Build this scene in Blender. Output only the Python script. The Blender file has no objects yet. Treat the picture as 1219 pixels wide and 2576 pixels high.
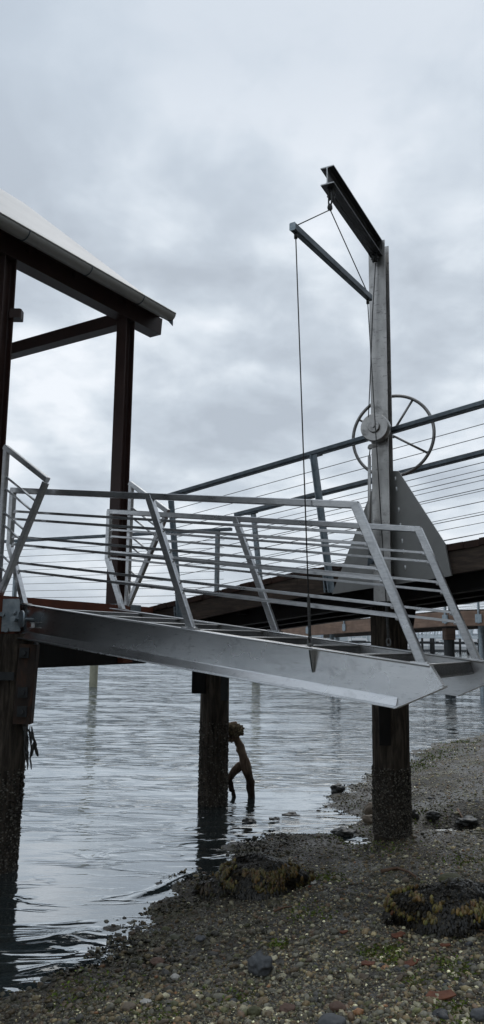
import bpy, math, random
import numpy as np
from mathutils import Vector, Matrix, noise
R = math.radians
random.seed(7); rng = np.random.default_rng(7)
scene = bpy.context.scene
col = scene.collection

# ---------------------------------------------------------------- camera
FPX = 1960.0; PITCH = R(9.25); ROLL = -0.012; EYE = Vector((0, 0, 2.0))
fwd = Vector((0, math.cos(PITCH), math.sin(PITCH))); r0 = Vector((1, 0, 0)); u0 = r0.cross(fwd)
cr, sr = math.cos(ROLL), math.sin(ROLL)
right = r0 * cr - u0 * sr; up = u0 * cr + r0 * sr
cd = bpy.data.cameras.new('camera'); cam = bpy.data.objects.new('camera', cd); col.objects.link(cam)
m = Matrix((right, up, -fwd)).transposed().to_4x4(); m.translation = EYE; cam.matrix_world = m
cd.sensor_fit = 'VERTICAL'; cd.sensor_height = 36; cd.lens = 36 * FPX / 2576; cd.clip_end = 20000; cd.clip_start = 0.05
scene.camera = cam

def ray(x, y):
    return right * ((x - 609.5) / FPX) + up * ((1288 - y) / FPX) + fwd
def at(x, y, D):
    v = ray(x, y); return EYE + v * (D / v.y)
def atz(x, y, z):
    v = ray(x, y); return EYE + v * ((z - EYE.z) / v.z)

# ---------------------------------------------------------------- world and sun
def clear(nt):
    for n in list(nt.nodes): nt.nodes.remove(n)
def N(nt, kind, **kw):
    n = nt.nodes.new(kind)
    for k, v in kw.items():
        if k in n.inputs.keys() if hasattr(n, 'inputs') else False: n.inputs[k].default_value = v
        else: setattr(n, k, v)
    return n
def ramp(nt, stops, fac=None, interp='LINEAR'):
    n = nt.nodes.new('ShaderNodeValToRGB'); cr_ = n.color_ramp; cr_.interpolation = interp
    while len(cr_.elements) > 1: cr_.elements.remove(cr_.elements[-1])
    for i, (p, c) in enumerate(stops):
        if not hasattr(c, '__len__'): c = (c, c, c)
        e = cr_.elements[0] if i == 0 else cr_.elements.new(p)
        e.position = p; e.color = (*c, 1)
    if fac is not None: nt.links.new(fac, n.inputs[0])
    return n.outputs[0]
def mth(nt, op, a, b=None, c=None, clamp=False):
    n = nt.nodes.new('ShaderNodeMath'); n.operation = op; n.use_clamp = clamp
    for i, v in enumerate((a, b, c)):
        if v is None: continue
        if isinstance(v, (int, float)): n.inputs[i].default_value = v
        else: nt.links.new(v, n.inputs[i])
    return n.outputs[0]
def mixc(nt, f, a, b, mode='MIX'):
    n = nt.nodes.new('ShaderNodeMix'); n.data_type = 'RGBA'; n.blend_type = mode
    for s, v in ((0, f), (6, a), (7, b)):
        if isinstance(v, (int, float)): n.inputs[s].default_value = v
        elif isinstance(v, tuple): n.inputs[s].default_value = (*v, 1)
        else: nt.links.new(v, n.inputs[s])
    return n.outputs[2]

SUN_EL, SUN_AZ = R(52), R(20)
world = bpy.data.worlds.new('World'); scene.world = world; world.use_nodes = True
nt = world.node_tree; clear(nt)
tc = nt.nodes.new('ShaderNodeTexCoord'); sep = nt.nodes.new('ShaderNodeSeparateXYZ')
nt.links.new(tc.outputs['Generated'], sep.inputs[0])
zc = mth(nt, 'MAXIMUM', sep.outputs[2], 0.0)
den = mth(nt, 'ADD', zc, 0.30)
cmb = nt.nodes.new('ShaderNodeCombineXYZ')
nt.links.new(mth(nt, 'DIVIDE', sep.outputs[0], den), cmb.inputs[0])
nt.links.new(mth(nt, 'DIVIDE', sep.outputs[1], den), cmb.inputs[1])
cmb.inputs[2].default_value = 3.7
def cloud(scale, det, rough, dist, off):
    mp = nt.nodes.new('ShaderNodeMapping'); mp.inputs['Location'].default_value = off
    nt.links.new(cmb.outputs[0], mp.inputs[0])
    n = nt.nodes.new('ShaderNodeTexNoise'); n.inputs['Scale'].default_value = scale; n.inputs['Detail'].default_value = det
    n.inputs['Roughness'].default_value = rough; n.inputs['Distortion'].default_value = dist
    nt.links.new(mp.outputs[0], n.inputs['Vector']); return n.outputs[0]
n1 = cloud(1.9, 8, 0.5, 0.15, (0.62, 0.05, 0))
n2 = cloud(6.5, 7, 0.55, 0.2, (5, 2, 1))
mixn = mth(nt, 'ADD', mth(nt, 'MULTIPLY', n1, 0.66), mth(nt, 'MULTIPLY', n2, 0.34))
cc = ramp(nt, [(0.39, (0.34, 0.378, 0.425)), (0.465, (0.41, 0.455, 0.505)), (0.53, (0.52, 0.565, 0.61)), (0.60, (0.65, 0.68, 0.715))], mixn)
# smoother, bluer high up; paler close to the horizon
elev = ramp(nt, [(0.0, 0.2), (0.12, 0.0), (0.44, 0.0), (0.64, 0.68), (1.0, 0.8)], zc)
cc = mixc(nt, elev, cc, (0.39, 0.445, 0.51))
lo = ramp(nt, [(0.0, 0.55), (0.06, 0.3), (0.2, 0.0)], zc)
cc = mixc(nt, lo, cc, (0.61, 0.655, 0.71))
sky = nt.nodes.new('ShaderNodeTexSky'); sky.sky_type = 'NISHITA'; sky.sun_disc = False
sky.sun_elevation = SUN_EL; sky.sun_rotation = SUN_AZ
bg1 = nt.nodes.new('ShaderNodeBackground'); bg1.inputs[1].default_value = 0.06
nt.links.new(sky.outputs[0], bg1.inputs[0])
bg2 = nt.nodes.new('ShaderNodeBackground'); bg2.inputs[1].default_value = 1.09
nt.links.new(cc, bg2.inputs[0])
mx = nt.nodes.new('ShaderNodeMixShader'); mx.inputs[0].default_value = 0.93
nt.links.new(bg1.outputs[0], mx.inputs[1]); nt.links.new(bg2.outputs[0], mx.inputs[2])
wo = nt.nodes.new('ShaderNodeOutputWorld'); nt.links.new(mx.outputs[0], wo.inputs[0])

sd = bpy.data.lights.new('sun', 'SUN'); sd.energy = 0.5; sd.angle = R(40); sd.color = (1, 0.96, 0.9)
so = bpy.data.objects.new('sun', sd); col.objects.link(so)
sdir = Vector((math.sin(SUN_AZ) * math.cos(SUN_EL), math.cos(SUN_AZ) * math.cos(SUN_EL), math.sin(SUN_EL)))
so.rotation_euler = sdir.to_track_quat('Z', 'Y').to_euler()
scene.view_settings.view_transform = 'Standard'; scene.view_settings.look = 'None'
scene.view_settings.exposure = 0.46; scene.view_settings.gamma = 1

# ---------------------------------------------------------------- materials
def newmat(name):
    mt = bpy.data.materials.new(name); mt.use_nodes = True; nt = mt.node_tree; clear(nt)
    b = nt.nodes.new('ShaderNodeBsdfPrincipled'); o = nt.nodes.new('ShaderNodeOutputMaterial')
    nt.links.new(b.outputs[0], o.inputs[0]); return mt, nt, b
def tex(nt, kind, scale, detail=4, rough=0.5, stretch=(1, 1, 1), dist=0, rot=(0, 0, 0), src='Object'):
    t = nt.nodes.new('ShaderNodeTexCoord'); mp = nt.nodes.new('ShaderNodeMapping')
    mp.inputs['Scale'].default_value = stretch; mp.inputs['Rotation'].default_value = rot
    nt.links.new(t.outputs[src], mp.inputs[0])
    n = nt.nodes.new('ShaderNodeTex' + kind); n.inputs['Scale'].default_value = scale
    if kind == 'Noise':
        n.inputs['Detail'].default_value = detail; n.inputs['Roughness'].default_value = rough; n.inputs['Distortion'].default_value = dist
    nt.links.new(mp.outputs[0], n.inputs['Vector']); return n
def bump(nt, b, h, s, d=0.01):
    n = nt.nodes.new('ShaderNodeBump'); n.inputs['Strength'].default_value = s; n.inputs['Distance'].default_value = d
    nt.links.new(h, n.inputs['Height']); nt.links.new(n.outputs[0], b.inputs['Normal']); return n

def metal(name, c0, c1, ro=(0.3, 0.5), met=0.9, stretch=(3, 3, 12), scale=6, bmp=0.06, spots=0.0, rot=(0, 0, 0)):
    mt, nt, b = newmat(name)
    n = tex(nt, 'Noise', scale, 7, 0.62, stretch, 0.3, rot)
    c = mixc(nt, ramp(nt, [(0.3, 0), (0.7, 1)], n.outputs[0]), c0, c1)
    if spots:
        s = tex(nt, 'Noise', 9, 3, 0.6)
        c = mixc(nt, mth(nt, 'MULTIPLY', ramp(nt, [(0.58, 0), (0.72, 1)], s.outputs[0]), spots), c, tuple(x * 0.45 for x in c0))
        s2 = tex(nt, 'Noise', 26, 4, 0.7, (0.22, 1, 2.2), rot=(0, 0, R(31)))
        c = mixc(nt, mth(nt, 'MULTIPLY', ramp(nt, [(0.60, 0), (0.66, 1)], s2.outputs[0]), spots), c, tuple(x * 0.3 for x in c0))
    nt.links.new(c, b.inputs['Base Color']); b.inputs['Metallic'].default_value = met
    n2 = tex(nt, 'Noise', scale * 0.7, 5, 0.6)
    nt.links.new(ramp(nt, [(0.3, ro[0]), (0.7, ro[1])], n2.outputs[0]), b.inputs['Roughness'])
    bump(nt, b, n.outputs[0], bmp, 0.01); return mt
M = {}
M['alu'] = metal('brushed_aluminium', (0.64, 0.645, 0.65), (0.75, 0.75, 0.75), (0.2, 0.34), 1.0, bmp=0.012, scale=1.2, spots=0.32)
M['edge'] = metal('glint_and_weld_metal', (0.72, 0.72, 0.72), (0.8, 0.8, 0.8), (0.35, 0.5), 0.8, bmp=0.01)  # bright tone stands in for sky glint on the tread noses; welds share it
M['alu_rail'] = metal('aluminium_tube', (0.48, 0.49, 0.50), (0.66, 0.665, 0.67), (0.25, 0.40), 0.97, bmp=0.03, spots=0.25)
M['tread'] = metal('dull_tread_aluminium', (0.10, 0.10, 0.10), (0.24, 0.24, 0.24), (0.35, 0.5), 0.9, scale=14)
M['galv'] = metal('galvanised_steel', (0.22, 0.27, 0.30), (0.40, 0.45, 0.48), (0.4, 0.6), 0.75, scale=16, stretch=(1, 1, 1), spots=0.3)
M['railsteel'] = metal('weathered_galvanised_rail', (0.10, 0.125, 0.145), (0.20, 0.235, 0.26), (0.4, 0.6), 0.6, scale=12, stretch=(1, 1, 1))
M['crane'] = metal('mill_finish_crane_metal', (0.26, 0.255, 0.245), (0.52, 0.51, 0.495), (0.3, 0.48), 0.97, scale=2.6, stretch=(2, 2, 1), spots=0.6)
M['wheel'] = metal('tarnished_wheel_tube', (0.20, 0.195, 0.19), (0.34, 0.33, 0.32), (0.35, 0.5), 0.95, scale=6, stretch=(1, 1, 1))
M['gusset'] = metal('matt_gusset_plate', (0.32, 0.32, 0.31), (0.41, 0.41, 0.395), (0.4, 0.5), 0.85, scale=3, stretch=(1, 1, 1))
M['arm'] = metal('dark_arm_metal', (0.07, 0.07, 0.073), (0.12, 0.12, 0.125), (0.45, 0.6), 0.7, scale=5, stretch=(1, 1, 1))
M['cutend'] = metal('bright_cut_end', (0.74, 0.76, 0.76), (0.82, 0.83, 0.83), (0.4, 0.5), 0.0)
M['darkbar'] = metal('dark_steel_bar', (0.08, 0.10, 0.115), (0.15, 0.175, 0.20), (0.4, 0.6), 0.6)
M['cable'] = metal('steel_cable', (0.12, 0.12, 0.12), (0.25, 0.25, 0.25), (0.4, 0.5), 0.7)
M['rope'] = metal('dark_wire_rope', (0.03, 0.03, 0.03), (0.09, 0.09, 0.085), (0.5, 0.7), 0.3)
M['gutter'] = metal('painted_gutter', (0.42, 0.42, 0.405), (0.50, 0.50, 0.48), (0.45, 0.6), 0.3)
M['roof'] = metal('pale_metal_roof', (0.40, 0.41, 0.42), (0.44, 0.45, 0.46), (0.4, 0.5), 0.3, scale=1.5)
M['whitepaint'] = metal('white_boat_paint', (0.7, 0.7, 0.7), (0.85, 0.85, 0.85), (0.3, 0.5), 0.0)
M['bluepaint'] = metal('blue_canvas', (0.05, 0.12, 0.28), (0.07, 0.16, 0.36), (0.6, 0.8), 0.0)
M['glassdark'] = metal('dark_boat_window', (0.02, 0.025, 0.03), (0.04, 0.045, 0.05), (0.1, 0.2), 0.0)
M['paletruss'] = metal('pale_truss_metal', (0.45, 0.5, 0.53), (0.6, 0.64, 0.66), (0.4, 0.6), 0.5)
M['pipe'] = metal('grey_conduit_pipe', (0.12, 0.135, 0.145), (0.19, 0.205, 0.215), (0.4, 0.5), 0.2)

def wood(name, c0, c1, c2, scale=5, stretch=(1, 1, 8), rot=(0, 0, 0), rough=(0.6, 0.9), bmp=0.5, seams=0):
    mt, nt, b = newmat(name)
    g = tex(nt, 'Noise', scale, 8, 0.65, stretch, 0.6, rot)
    c = ramp(nt, [(0.28, c0), (0.52, c1), (0.75, c2)], g.outputs[0])
    st = tex(nt, 'Noise', 1.7, 5, 0.6)
    c = mixc(nt, ramp(nt, [(0.4, 0.0), (0.7, 0.65)], st.outputs[0]), c, c0)
    nt.links.new(c, b.inputs['Base Color'])
    nt.links.new(ramp(nt, [(0.3, rough[0]), (0.7, rough[1])], g.outputs[0]), b.inputs['Roughness'])
    b.inputs['Specular IOR Level'].default_value = 0.25
    bump(nt, b, g.outputs[0], bmp, 0.01); return mt
yaw_r = R(40.7)
M['darkwood'] = wood('dark_stained_timber', (0.03, 0.022, 0.018), (0.085, 0.064, 0.05), (0.16, 0.12, 0.095), 4, (1, 1, 9))
M['redplank'] = wood('red_brown_plank_ends', (0.025, 0.014, 0.011), (0.055, 0.03, 0.022), (0.10, 0.055, 0.042), 7, (1, 1, 1))
M['redsteel'] = wood('oxide_red_fascia', (0.09, 0.03, 0.018), (0.15, 0.048, 0.027), (0.2, 0.07, 0.042), 3, (1, 1, 1), bmp=0.1)
M['blackwood'] = wood('creosoted_timber', (0.007, 0.006, 0.006), (0.015, 0.013, 0.012), (0.03, 0.026, 0.022), 4, (6, 6, 0.7))
M['postpaint'] = wood('dark_brown_painted_post', (0.035, 0.018, 0.015), (0.05, 0.026, 0.021), (0.065, 0.036, 0.03), 2, (1, 1, 1), bmp=0.05, rough=(0.35, 0.5))
M['tanwood'] = wood('fresh_tan_glulam', (0.14, 0.088, 0.062), (0.245, 0.16, 0.115), (0.34, 0.235, 0.175), 0.9, (1, 1, 9))
M['concrete'] = wood('greenish_concrete_pile', (0.20, 0.20, 0.14), (0.34, 0.33, 0.25), (0.45, 0.43, 0.34), 2, (1, 1, 1), bmp=0.2)
M['greypile'] = wood('grey_weathered_pile', (0.03, 0.032, 0.033), (0.06, 0.063, 0.065), (0.10, 0.102, 0.10), 1.2, (4, 4, 0.5))
M['driftwood'] = wood('weathered_driftwood', (0.035, 0.023, 0.017), (0.12, 0.075, 0.052), (0.25, 0.17, 0.12), 9, (1, 1, 1), bmp=0.8)

def drift_mat():
    mt, nt, b = newmat('driftwood_dry_top'); g = tex(nt, 'Noise', 10, 8, 0.65, (1.5, 1.5, .5), 0.6)
    t = nt.nodes.new('ShaderNodeTexCoord'); sp = nt.nodes.new('ShaderNodeSeparateXYZ'); nt.links.new(t.outputs['Object'], sp.inputs[0])
    dry = ramp(nt, [(0.3, (0.09, 0.058, 0.042)), (0.52, (0.20, 0.14, 0.10)), (0.75, (0.34, 0.26, 0.19))], g.outputs[0])
    wet = ramp(nt, [(0.3, (0.012, 0.009, 0.007)), (0.6, (0.04, 0.026, 0.019)), (0.8, (0.09, 0.06, 0.042))], g.outputs[0])
    f = mth(nt, 'ADD', sp.outputs[2], mth(nt, 'MULTIPLY', g.outputs[0], 0.35))
    c = mixc(nt, ramp(nt, [(0.42, 0.0), (0.80, 1.0)], f), wet, dry); nt.links.new(c, b.inputs['Base Color']); b.inputs['Roughness'].default_value = 0.85
    b.inputs['Specular IOR Level'].default_value = 0.2; bump(nt, b, g.outputs[0], 1.0, 0.02); return mt
def pile_mat():
    mt, nt, b = newmat('wet_timber_pile')
    g = tex(nt, 'Noise', 5, 8, 0.65, (5, 5, 0.6), 0.5)
    base = ramp(nt, [(0.3, (0.018, 0.015, 0.012)), (0.48, (0.055, 0.045, 0.036)), (0.70, (0.14, 0.115, 0.09))], g.outputs[0])
    nt.links.new(base, b.inputs['Base Color']); b.inputs['Roughness'].default_value = 0.85; b.inputs['Specular IOR Level'].default_value = 0.12
    bump(nt, b, g.outputs[0], 0.9, 0.03); return mt
M['pile'] = pile_mat()
def rust_mat():
    mt, nt, b = newmat('rusty_steel_channel')
    g = tex(nt, 'Noise', 6, 8, 0.65, (1.5, 1.5, 0.6), 0.4)
    c = ramp(nt, [(0.3, (0.018, 0.015, 0.013)), (0.5, (0.040, 0.026, 0.019)), (0.62, (0.075, 0.036, 0.021)), (0.8, (0.07, 0.06, 0.05))], g.outputs[0])
    nt.links.new(c, b.inputs['Base Color']); b.inputs['Roughness'].default_value = 0.85
    bump(nt, b, g.outputs[0], 0.5, 0.01); return mt
M['rust'] = rust_mat()
def vcol_mat(name, rough=0.6, bmp=0.3, sc=60, spec=0.5):
    mt, nt, b = newmat(name)
    a = nt.nodes.new('ShaderNodeAttribute'); a.attribute_name = 'Col'
    n = tex(nt, 'Noise', sc, 3, 0.6)
    c = mixc(nt, 1.0, a.outputs[0], ramp(nt, [(0.3, 0.65), (0.7, 1.25)], n.outputs[0]), 'MULTIPLY')
    nt.links.new(c, b.inputs['Base Color'])
    nt.links.new(ramp(nt, [(0.3, rough - 0.25), (0.7, rough + 0.15)], n.outputs[0]), b.inputs['Roughness'])
    b.inputs['Specular IOR Level'].default_value = spec
    bump(nt, b, n.outputs[0], bmp, 0.005); return mt
M['pebble'] = vcol_mat('wet_pebble', 0.5, 0.4, 55, 0.35)
M['weed'] = vcol_mat('rockweed', 0.4, 0.3, 40, 0.4)
M['algae'] = vcol_mat('sea_lettuce', 0.5, 0.1, 30)
M['barnacle'] = vcol_mat('barnacle_crust', 0.8, 0.3, 80, 0.2)
def solid(name, c0, c1, scale=8, rough=0.7, bmp=0.4):
    mt, nt, b = newmat(name); n = tex(nt, 'Noise', scale, 6, 0.65)
    nt.links.new(ramp(nt, [(0.3, c0), (0.7, c1)], n.outputs[0]), b.inputs['Base Color'])
    b.inputs['Roughness'].default_value = rough; bump(nt, b, n.outputs[0], bmp, 0.01); return mt
M['graystone'] = solid('grey_stone', (0.07, 0.075, 0.08), (0.14, 0.145, 0.15), 14)
M['tanstone'] = solid('tan_stone', (0.13, 0.105, 0.075), (0.25, 0.2, 0.15), 14)
M['darkstone'] = solid('dark_wet_stone', (0.014, 0.014, 0.013), (0.05, 0.05, 0.045), 20, 0.4)
M['olivestone'] = solid('olive_stone', (0.06, 0.065, 0.03), (0.13, 0.125, 0.06), 14)
M['brownstone'] = solid('brown_stone', (0.09, 0.055, 0.04), (0.18, 0.11, 0.08), 14)
M['whiteshell'] = solid('white_shell', (0.42, 0.40, 0.36), (0.6, 0.58, 0.53), 20)
M['orangebark'] = solid('orange_bark', (0.11, 0.035, 0.018), (0.22, 0.08, 0.038), 18)
M['twig'] = solid('brown_twig', (0.10, 0.055, 0.03), (0.22, 0.13, 0.08), 20)
M['hill'] = solid('wooded_far_hill', (0.025, 0.05, 0.04), (0.06, 0.085, 0.07), 0.006, 0.9, 0)
M['house'] = solid('pale_house_wall', (0.4, 0.4, 0.38), (0.6, 0.6, 0.58), 0.1, 0.8, 0)
M['houseroof'] = solid('dark_house_roof', (0.06, 0.06, 0.065), (0.1, 0.1, 0.1), 0.1, 0.8, 0)

# ---------------------------------------------------------------- mesh helpers
class MB:
    def __init__(s): s.v = []; s.f = []; s.smooth = []
    def add(s, vs, fs, smooth=False):
        o = len(s.v); s.v += [Vector(v) for v in vs]; s.f += [tuple(i + o for i in f) for f in fs]; s.smooth += [smooth] * len(fs); return s
    def hexa(s, p):   # p: 8 corners, bottom 4 ccw then top 4
        return s.add(p, [(3, 2, 1, 0), (4, 5, 6, 7), (0, 1, 5, 4), (1, 2, 6, 5), (2, 3, 7, 6), (3, 0, 4, 7)])
    def bar(s, a, b, w, h, upv=(0, 0, 1), ext=0, jit=0):
        a = Vector(a); b = Vector(b); d = (b - a).normalized(); a = a - d * ext; b = b + d * ext
        sx = d.cross(Vector(upv))
        if sx.length < 1e-4: sx = d.cross(Vector((0, 1, 0)))
        sx.normalize(); uz = sx.cross(d).normalized(); sx = sx * (w / 2); uz = uz * (h / 2)
        c = min(w, h) * 0.12
        prof = [(-1, -1, 1, 0), (-1, -1, 0, 1)]
        W, Hh = w / 2, h / 2
        pr = [(-W + c, -Hh), (W - c, -Hh), (W, -Hh + c), (W, Hh - c), (W - c, Hh), (-W + c, Hh), (-W, Hh - c), (-W, -Hh + c)]
        sxn, uzn = sx.normalized(), uz.normalized()
        vs = [a + sxn * x + uzn * y for x, y in pr] + [b + sxn * x + uzn * y for x, y in pr]
        fs = [(i, (i + 1) % 8, 8 + (i + 1) % 8, 8 + i) for i in range(8)] + [tuple(range(7, -1, -1)), tuple(range(8, 16))]
        return s.add(vs, fs)
    def ibeam(s, a, b, fw, h, tf, tw, upv, lip=0):
        a = Vector(a); b = Vector(b); d = (b - a).normalized(); uz = Vector(upv); sx = d.cross(uz).normalized(); uz = sx.cross(d).normalized()
        H2, W2, t2 = h / 2, fw / 2, tw / 2; k = tw * 0.8
        pr = [(-W2, -H2), (W2, -H2), (W2, -H2 + tf), (t2 + k, -H2 + tf), (t2, -H2 + tf + k), (t2, H2 - tf - k), (t2 + k, H2 - tf), (W2, H2 - tf), (W2, H2), (-W2, H2), (-W2, H2 - tf), (-t2 - k, H2 - tf), (-t2, H2 - tf - k), (-t2, -H2 + tf + k), (-t2 - k, -H2 + tf), (-W2, -H2 + tf)]
        n = len(pr); vs = [a + sx * x + uz * y for x, y in pr] + [b + sx * x + uz * y for x, y in pr]
        fs = [(i, (i + 1) % n, n + (i + 1) % n, n + i) for i in range(n)] + [tuple(range(n - 1, -1, -1)), tuple(range(n, 2 * n))]
        return s.add(vs, fs)
    def tube(s, pts, r, n=8, closed=False, cap=True):
        pts = [Vector(p) for p in pts]; rs = r if hasattr(r, '__len__') else [r] * len(pts); K = len(pts); o = []
        prev = None
        for i, p in enumerate(pts):
            if closed: t = (pts[(i + 1) % K] - pts[i - 1])
            else: t = pts[min(i + 1, K - 1)] - pts[max(i - 1, 0)]
            t.normalize()
            if prev is None:
                a = t.cross(Vector((0, 0, 1)))
                if a.length < 1e-3: a = t.cross(Vector((1, 0, 0)))
            else: a = prev - t * prev.dot(t)
            a.normalize(); prev = a; b = t.cross(a)
            for k in range(n):
                an = 2 * math.pi * k / n; o.append(p + (a * math.cos(an) + b * math.sin(an)) * rs[i])
        fs = []
        for i in range(K if closed else K - 1):
            j = (i + 1) % K
            for k in range(n): fs.append((i * n + k, i * n + (k + 1) % n, j * n + (k + 1) % n, j * n + k))
        s.add(o, fs, True)
        if not closed and cap:
            s.add([], []); base = len(s.v) - len(o)
            s.f += [tuple(base + k for k in range(n - 1, -1, -1)), tuple(base + (K - 1) * n + k for k in range(n))]; s.smooth += [False, False]
        return s
    def prism(s, poly, off):   # closed polygon (3d points) extruded by off
        n = len(poly); off = Vector(off); vs = [Vector(p) for p in poly] + [Vector(p) + off for p in poly]
        return s.add(vs, [(i, (i + 1) % n, n + (i + 1) % n, n + i) for i in range(n)] + [tuple(range(n - 1, -1, -1)), tuple(range(n, 2 * n))])
    def blob(s, c, r, amp=0.25, sub=3, seed=0, flat=1.0, scale=1.5):
        vs, fs = ico(sub); c = Vector(c); rr = Vector(r) if hasattr(r, '__len__') else Vector((r, r, r)); out = []
        for v in vs:
            n = noise.fractal(v * scale + Vector((seed * 3.1, seed, 0)), 1.0, 2.0, 4)
            q = v * (1 + amp * n); out.append(c + Vector((q.x * rr.x, q.y * rr.y, q.z * rr.z)))
        return s.add(out, fs, True)
    def build(s, name, mat, parent=None, origin=None):
        me = bpy.data.meshes.new(name)
        if parent is not None:
            loc = Vector((0, 0, 0)); p = parent; base = Vector((0, 0, 0))
            while p is not None: base = base + p.location; p = p.parent
        else:
            if origin is None:
                xs = [v.x for v in s.v]; ys = [v.y for v in s.v]; zs = [v.z for v in s.v]
                origin = Vector(((min(xs) + max(xs)) / 2, (min(ys) + max(ys)) / 2, min(zs)))
            base = Vector(origin); loc = base
        me.from_pydata([v - base for v in s.v], [], s.f); me.update()
        for p_, sm in zip(me.polygons, s.smooth): p_.use_smooth = sm
        import bmesh
        if len(s.v) < 60000:
            bm = bmesh.new(); bm.from_mesh(me); bmesh.ops.recalc_face_normals(bm, faces=bm.faces); bm.to_mesh(me); bm.free()
        me.materials.append(mat)
        o = bpy.data.objects.new(name, me); col.objects.link(o); o.location = loc
        if parent is not None: o.parent = parent; o.location = (0, 0, 0)
        return o
_ico = {}
def ico(sub):
    if sub in _ico: return _ico[sub]
    t = (1 + 5 ** 0.5) / 2
    v = [Vector(p).normalized() for p in [(-1, t, 0), (1, t, 0), (-1, -t, 0), (1, -t, 0), (0, -1, t), (0, 1, t), (0, -1, -t), (0, 1, -t), (t, 0, -1), (t, 0, 1), (-t, 0, -1), (-t, 0, 1)]]
    f = [(0, 11, 5), (0, 5, 1), (0, 1, 7), (0, 7, 10), (0, 10, 11), (1, 5, 9), (5, 11, 4), (11, 10, 2), (10, 7, 6), (7, 1, 8), (3, 9, 4), (3, 4, 2), (3, 2, 6), (3, 6, 8), (3, 8, 9), (4, 9, 5), (2, 4, 11), (6, 2, 10), (8, 6, 7), (9, 8, 1)]
    for _ in range(sub):
        mid = {}; nf = []
        def mp(a, b):
            k = (min(a, b), max(a, b))
            if k not in mid: v.append((v[a] + v[b]).normalized()); mid[k] = len(v) - 1
            return mid[k]
        for a, b, c in f:
            x, y, z = mp(a, b), mp(b, c), mp(c, a); nf += [(a, x, z), (b, y, x), (c, z, y), (x, y, z)]
        f = nf
    _ico[sub] = (v, f); return _ico[sub]
def tag(o, label=None, cat=None, group=None, kind=None):
    if label: o['label'] = label
    if cat: o['category'] = cat
    if group: o['group'] = group
    if kind: o['kind'] = kind
    return o
def empty(name, loc, label, cat, group=None):
    o = bpy.data.objects.new(name, None); col.objects.link(o); o.location = loc; o.empty_display_size = 0.1
    return tag(o, label, cat, group)
def swarm(name, base_v, base_f, P, S, Rm, C, mat, parent=None, smooth=True):
    """many small pieces in one mesh; P (n,3), S (n,3), Rm (n,3,3), C (n,3)"""
    bv = np.array(base_v, float); bf = np.array(base_f, int); n = len(P); k = len(bv)
    V = (bv[None] * S[:, None, :]); V = np.einsum('nij,nkj->nki', Rm, V) + P[:, None, :]
    F = (bf[None] + (np.arange(n) * k)[:, None, None]).reshape(-1, bf.shape[1])
    org = np.array([P[:, 0].mean(), P[:, 1].mean(), P[:, 2].min()]) if parent is None else None
    if parent is not None:
        org = np.zeros(3); p = parent
        while p is not None: org = org + np.array(p.location); p = p.parent
    V = V.reshape(-1, 3) - org
    me = bpy.data.meshes.new(name); me.vertices.add(len(V)); me.vertices.foreach_set('co', V.ravel())
    me.loops.add(F.size); me.loops.foreach_set('vertex_index', F.ravel().astype(np.int32))
    me.polygons.add(len(F)); me.polygons.foreach_set('loop_start', (np.arange(len(F)) * F.shape[1]).astype(np.int32))
    me.update(calc_edges=True)
    me.polygons.foreach_set('use_smooth', np.full(len(F), smooth))
    at_ = me.attributes.new('Col', 'FLOAT_COLOR', 'POINT')
    cc_ = np.ones((n, k, 4)); cc_[:, :, :3] = C[:, None, :]; at_.data.foreach_set('color', cc_.ravel())
    me.materials.append(mat); o = bpy.data.objects.new(name, me); col.objects.link(o)
    if parent is None: o.location = org
    else: o.parent = parent
    return o
def rots(n, tilt=0.4):
    a = rng.uniform(0, 2 * math.pi, n); bx = rng.normal(0, tilt, n); by = rng.normal(0, tilt, n)
    ca, sa = np.cos(a), np.sin(a); z = np.zeros(n); o = np.ones(n)
    Rz = np.stack([ca, -sa, z, sa, ca, z, z, z, o], -1).reshape(n, 3, 3)
    Rx = np.stack([o, z, z, z, np.cos(bx), -np.sin(bx), z, np.sin(bx), np.cos(bx)], -1).reshape(n, 3, 3)
    Ry = np.stack([np.cos(by), z, np.sin(by), z, o, z, -np.sin(by), z, np.cos(by)], -1).reshape(n, 3, 3)
    return Rx @ Ry @ Rz
def frames(Z, X=None):
    """rotation matrices whose local z is along Z (n,3)"""
    Z = Z / np.linalg.norm(Z, axis=1, keepdims=True); h = np.tile([0.31, 0.94, 0.12], (len(Z), 1)) if X is None else X
    X = np.cross(h, Z); X /= np.linalg.norm(X, axis=1, keepdims=True) + 1e-9; Y = np.cross(Z, X)
    return np.stack([X, Y, Z], -1)

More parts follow.
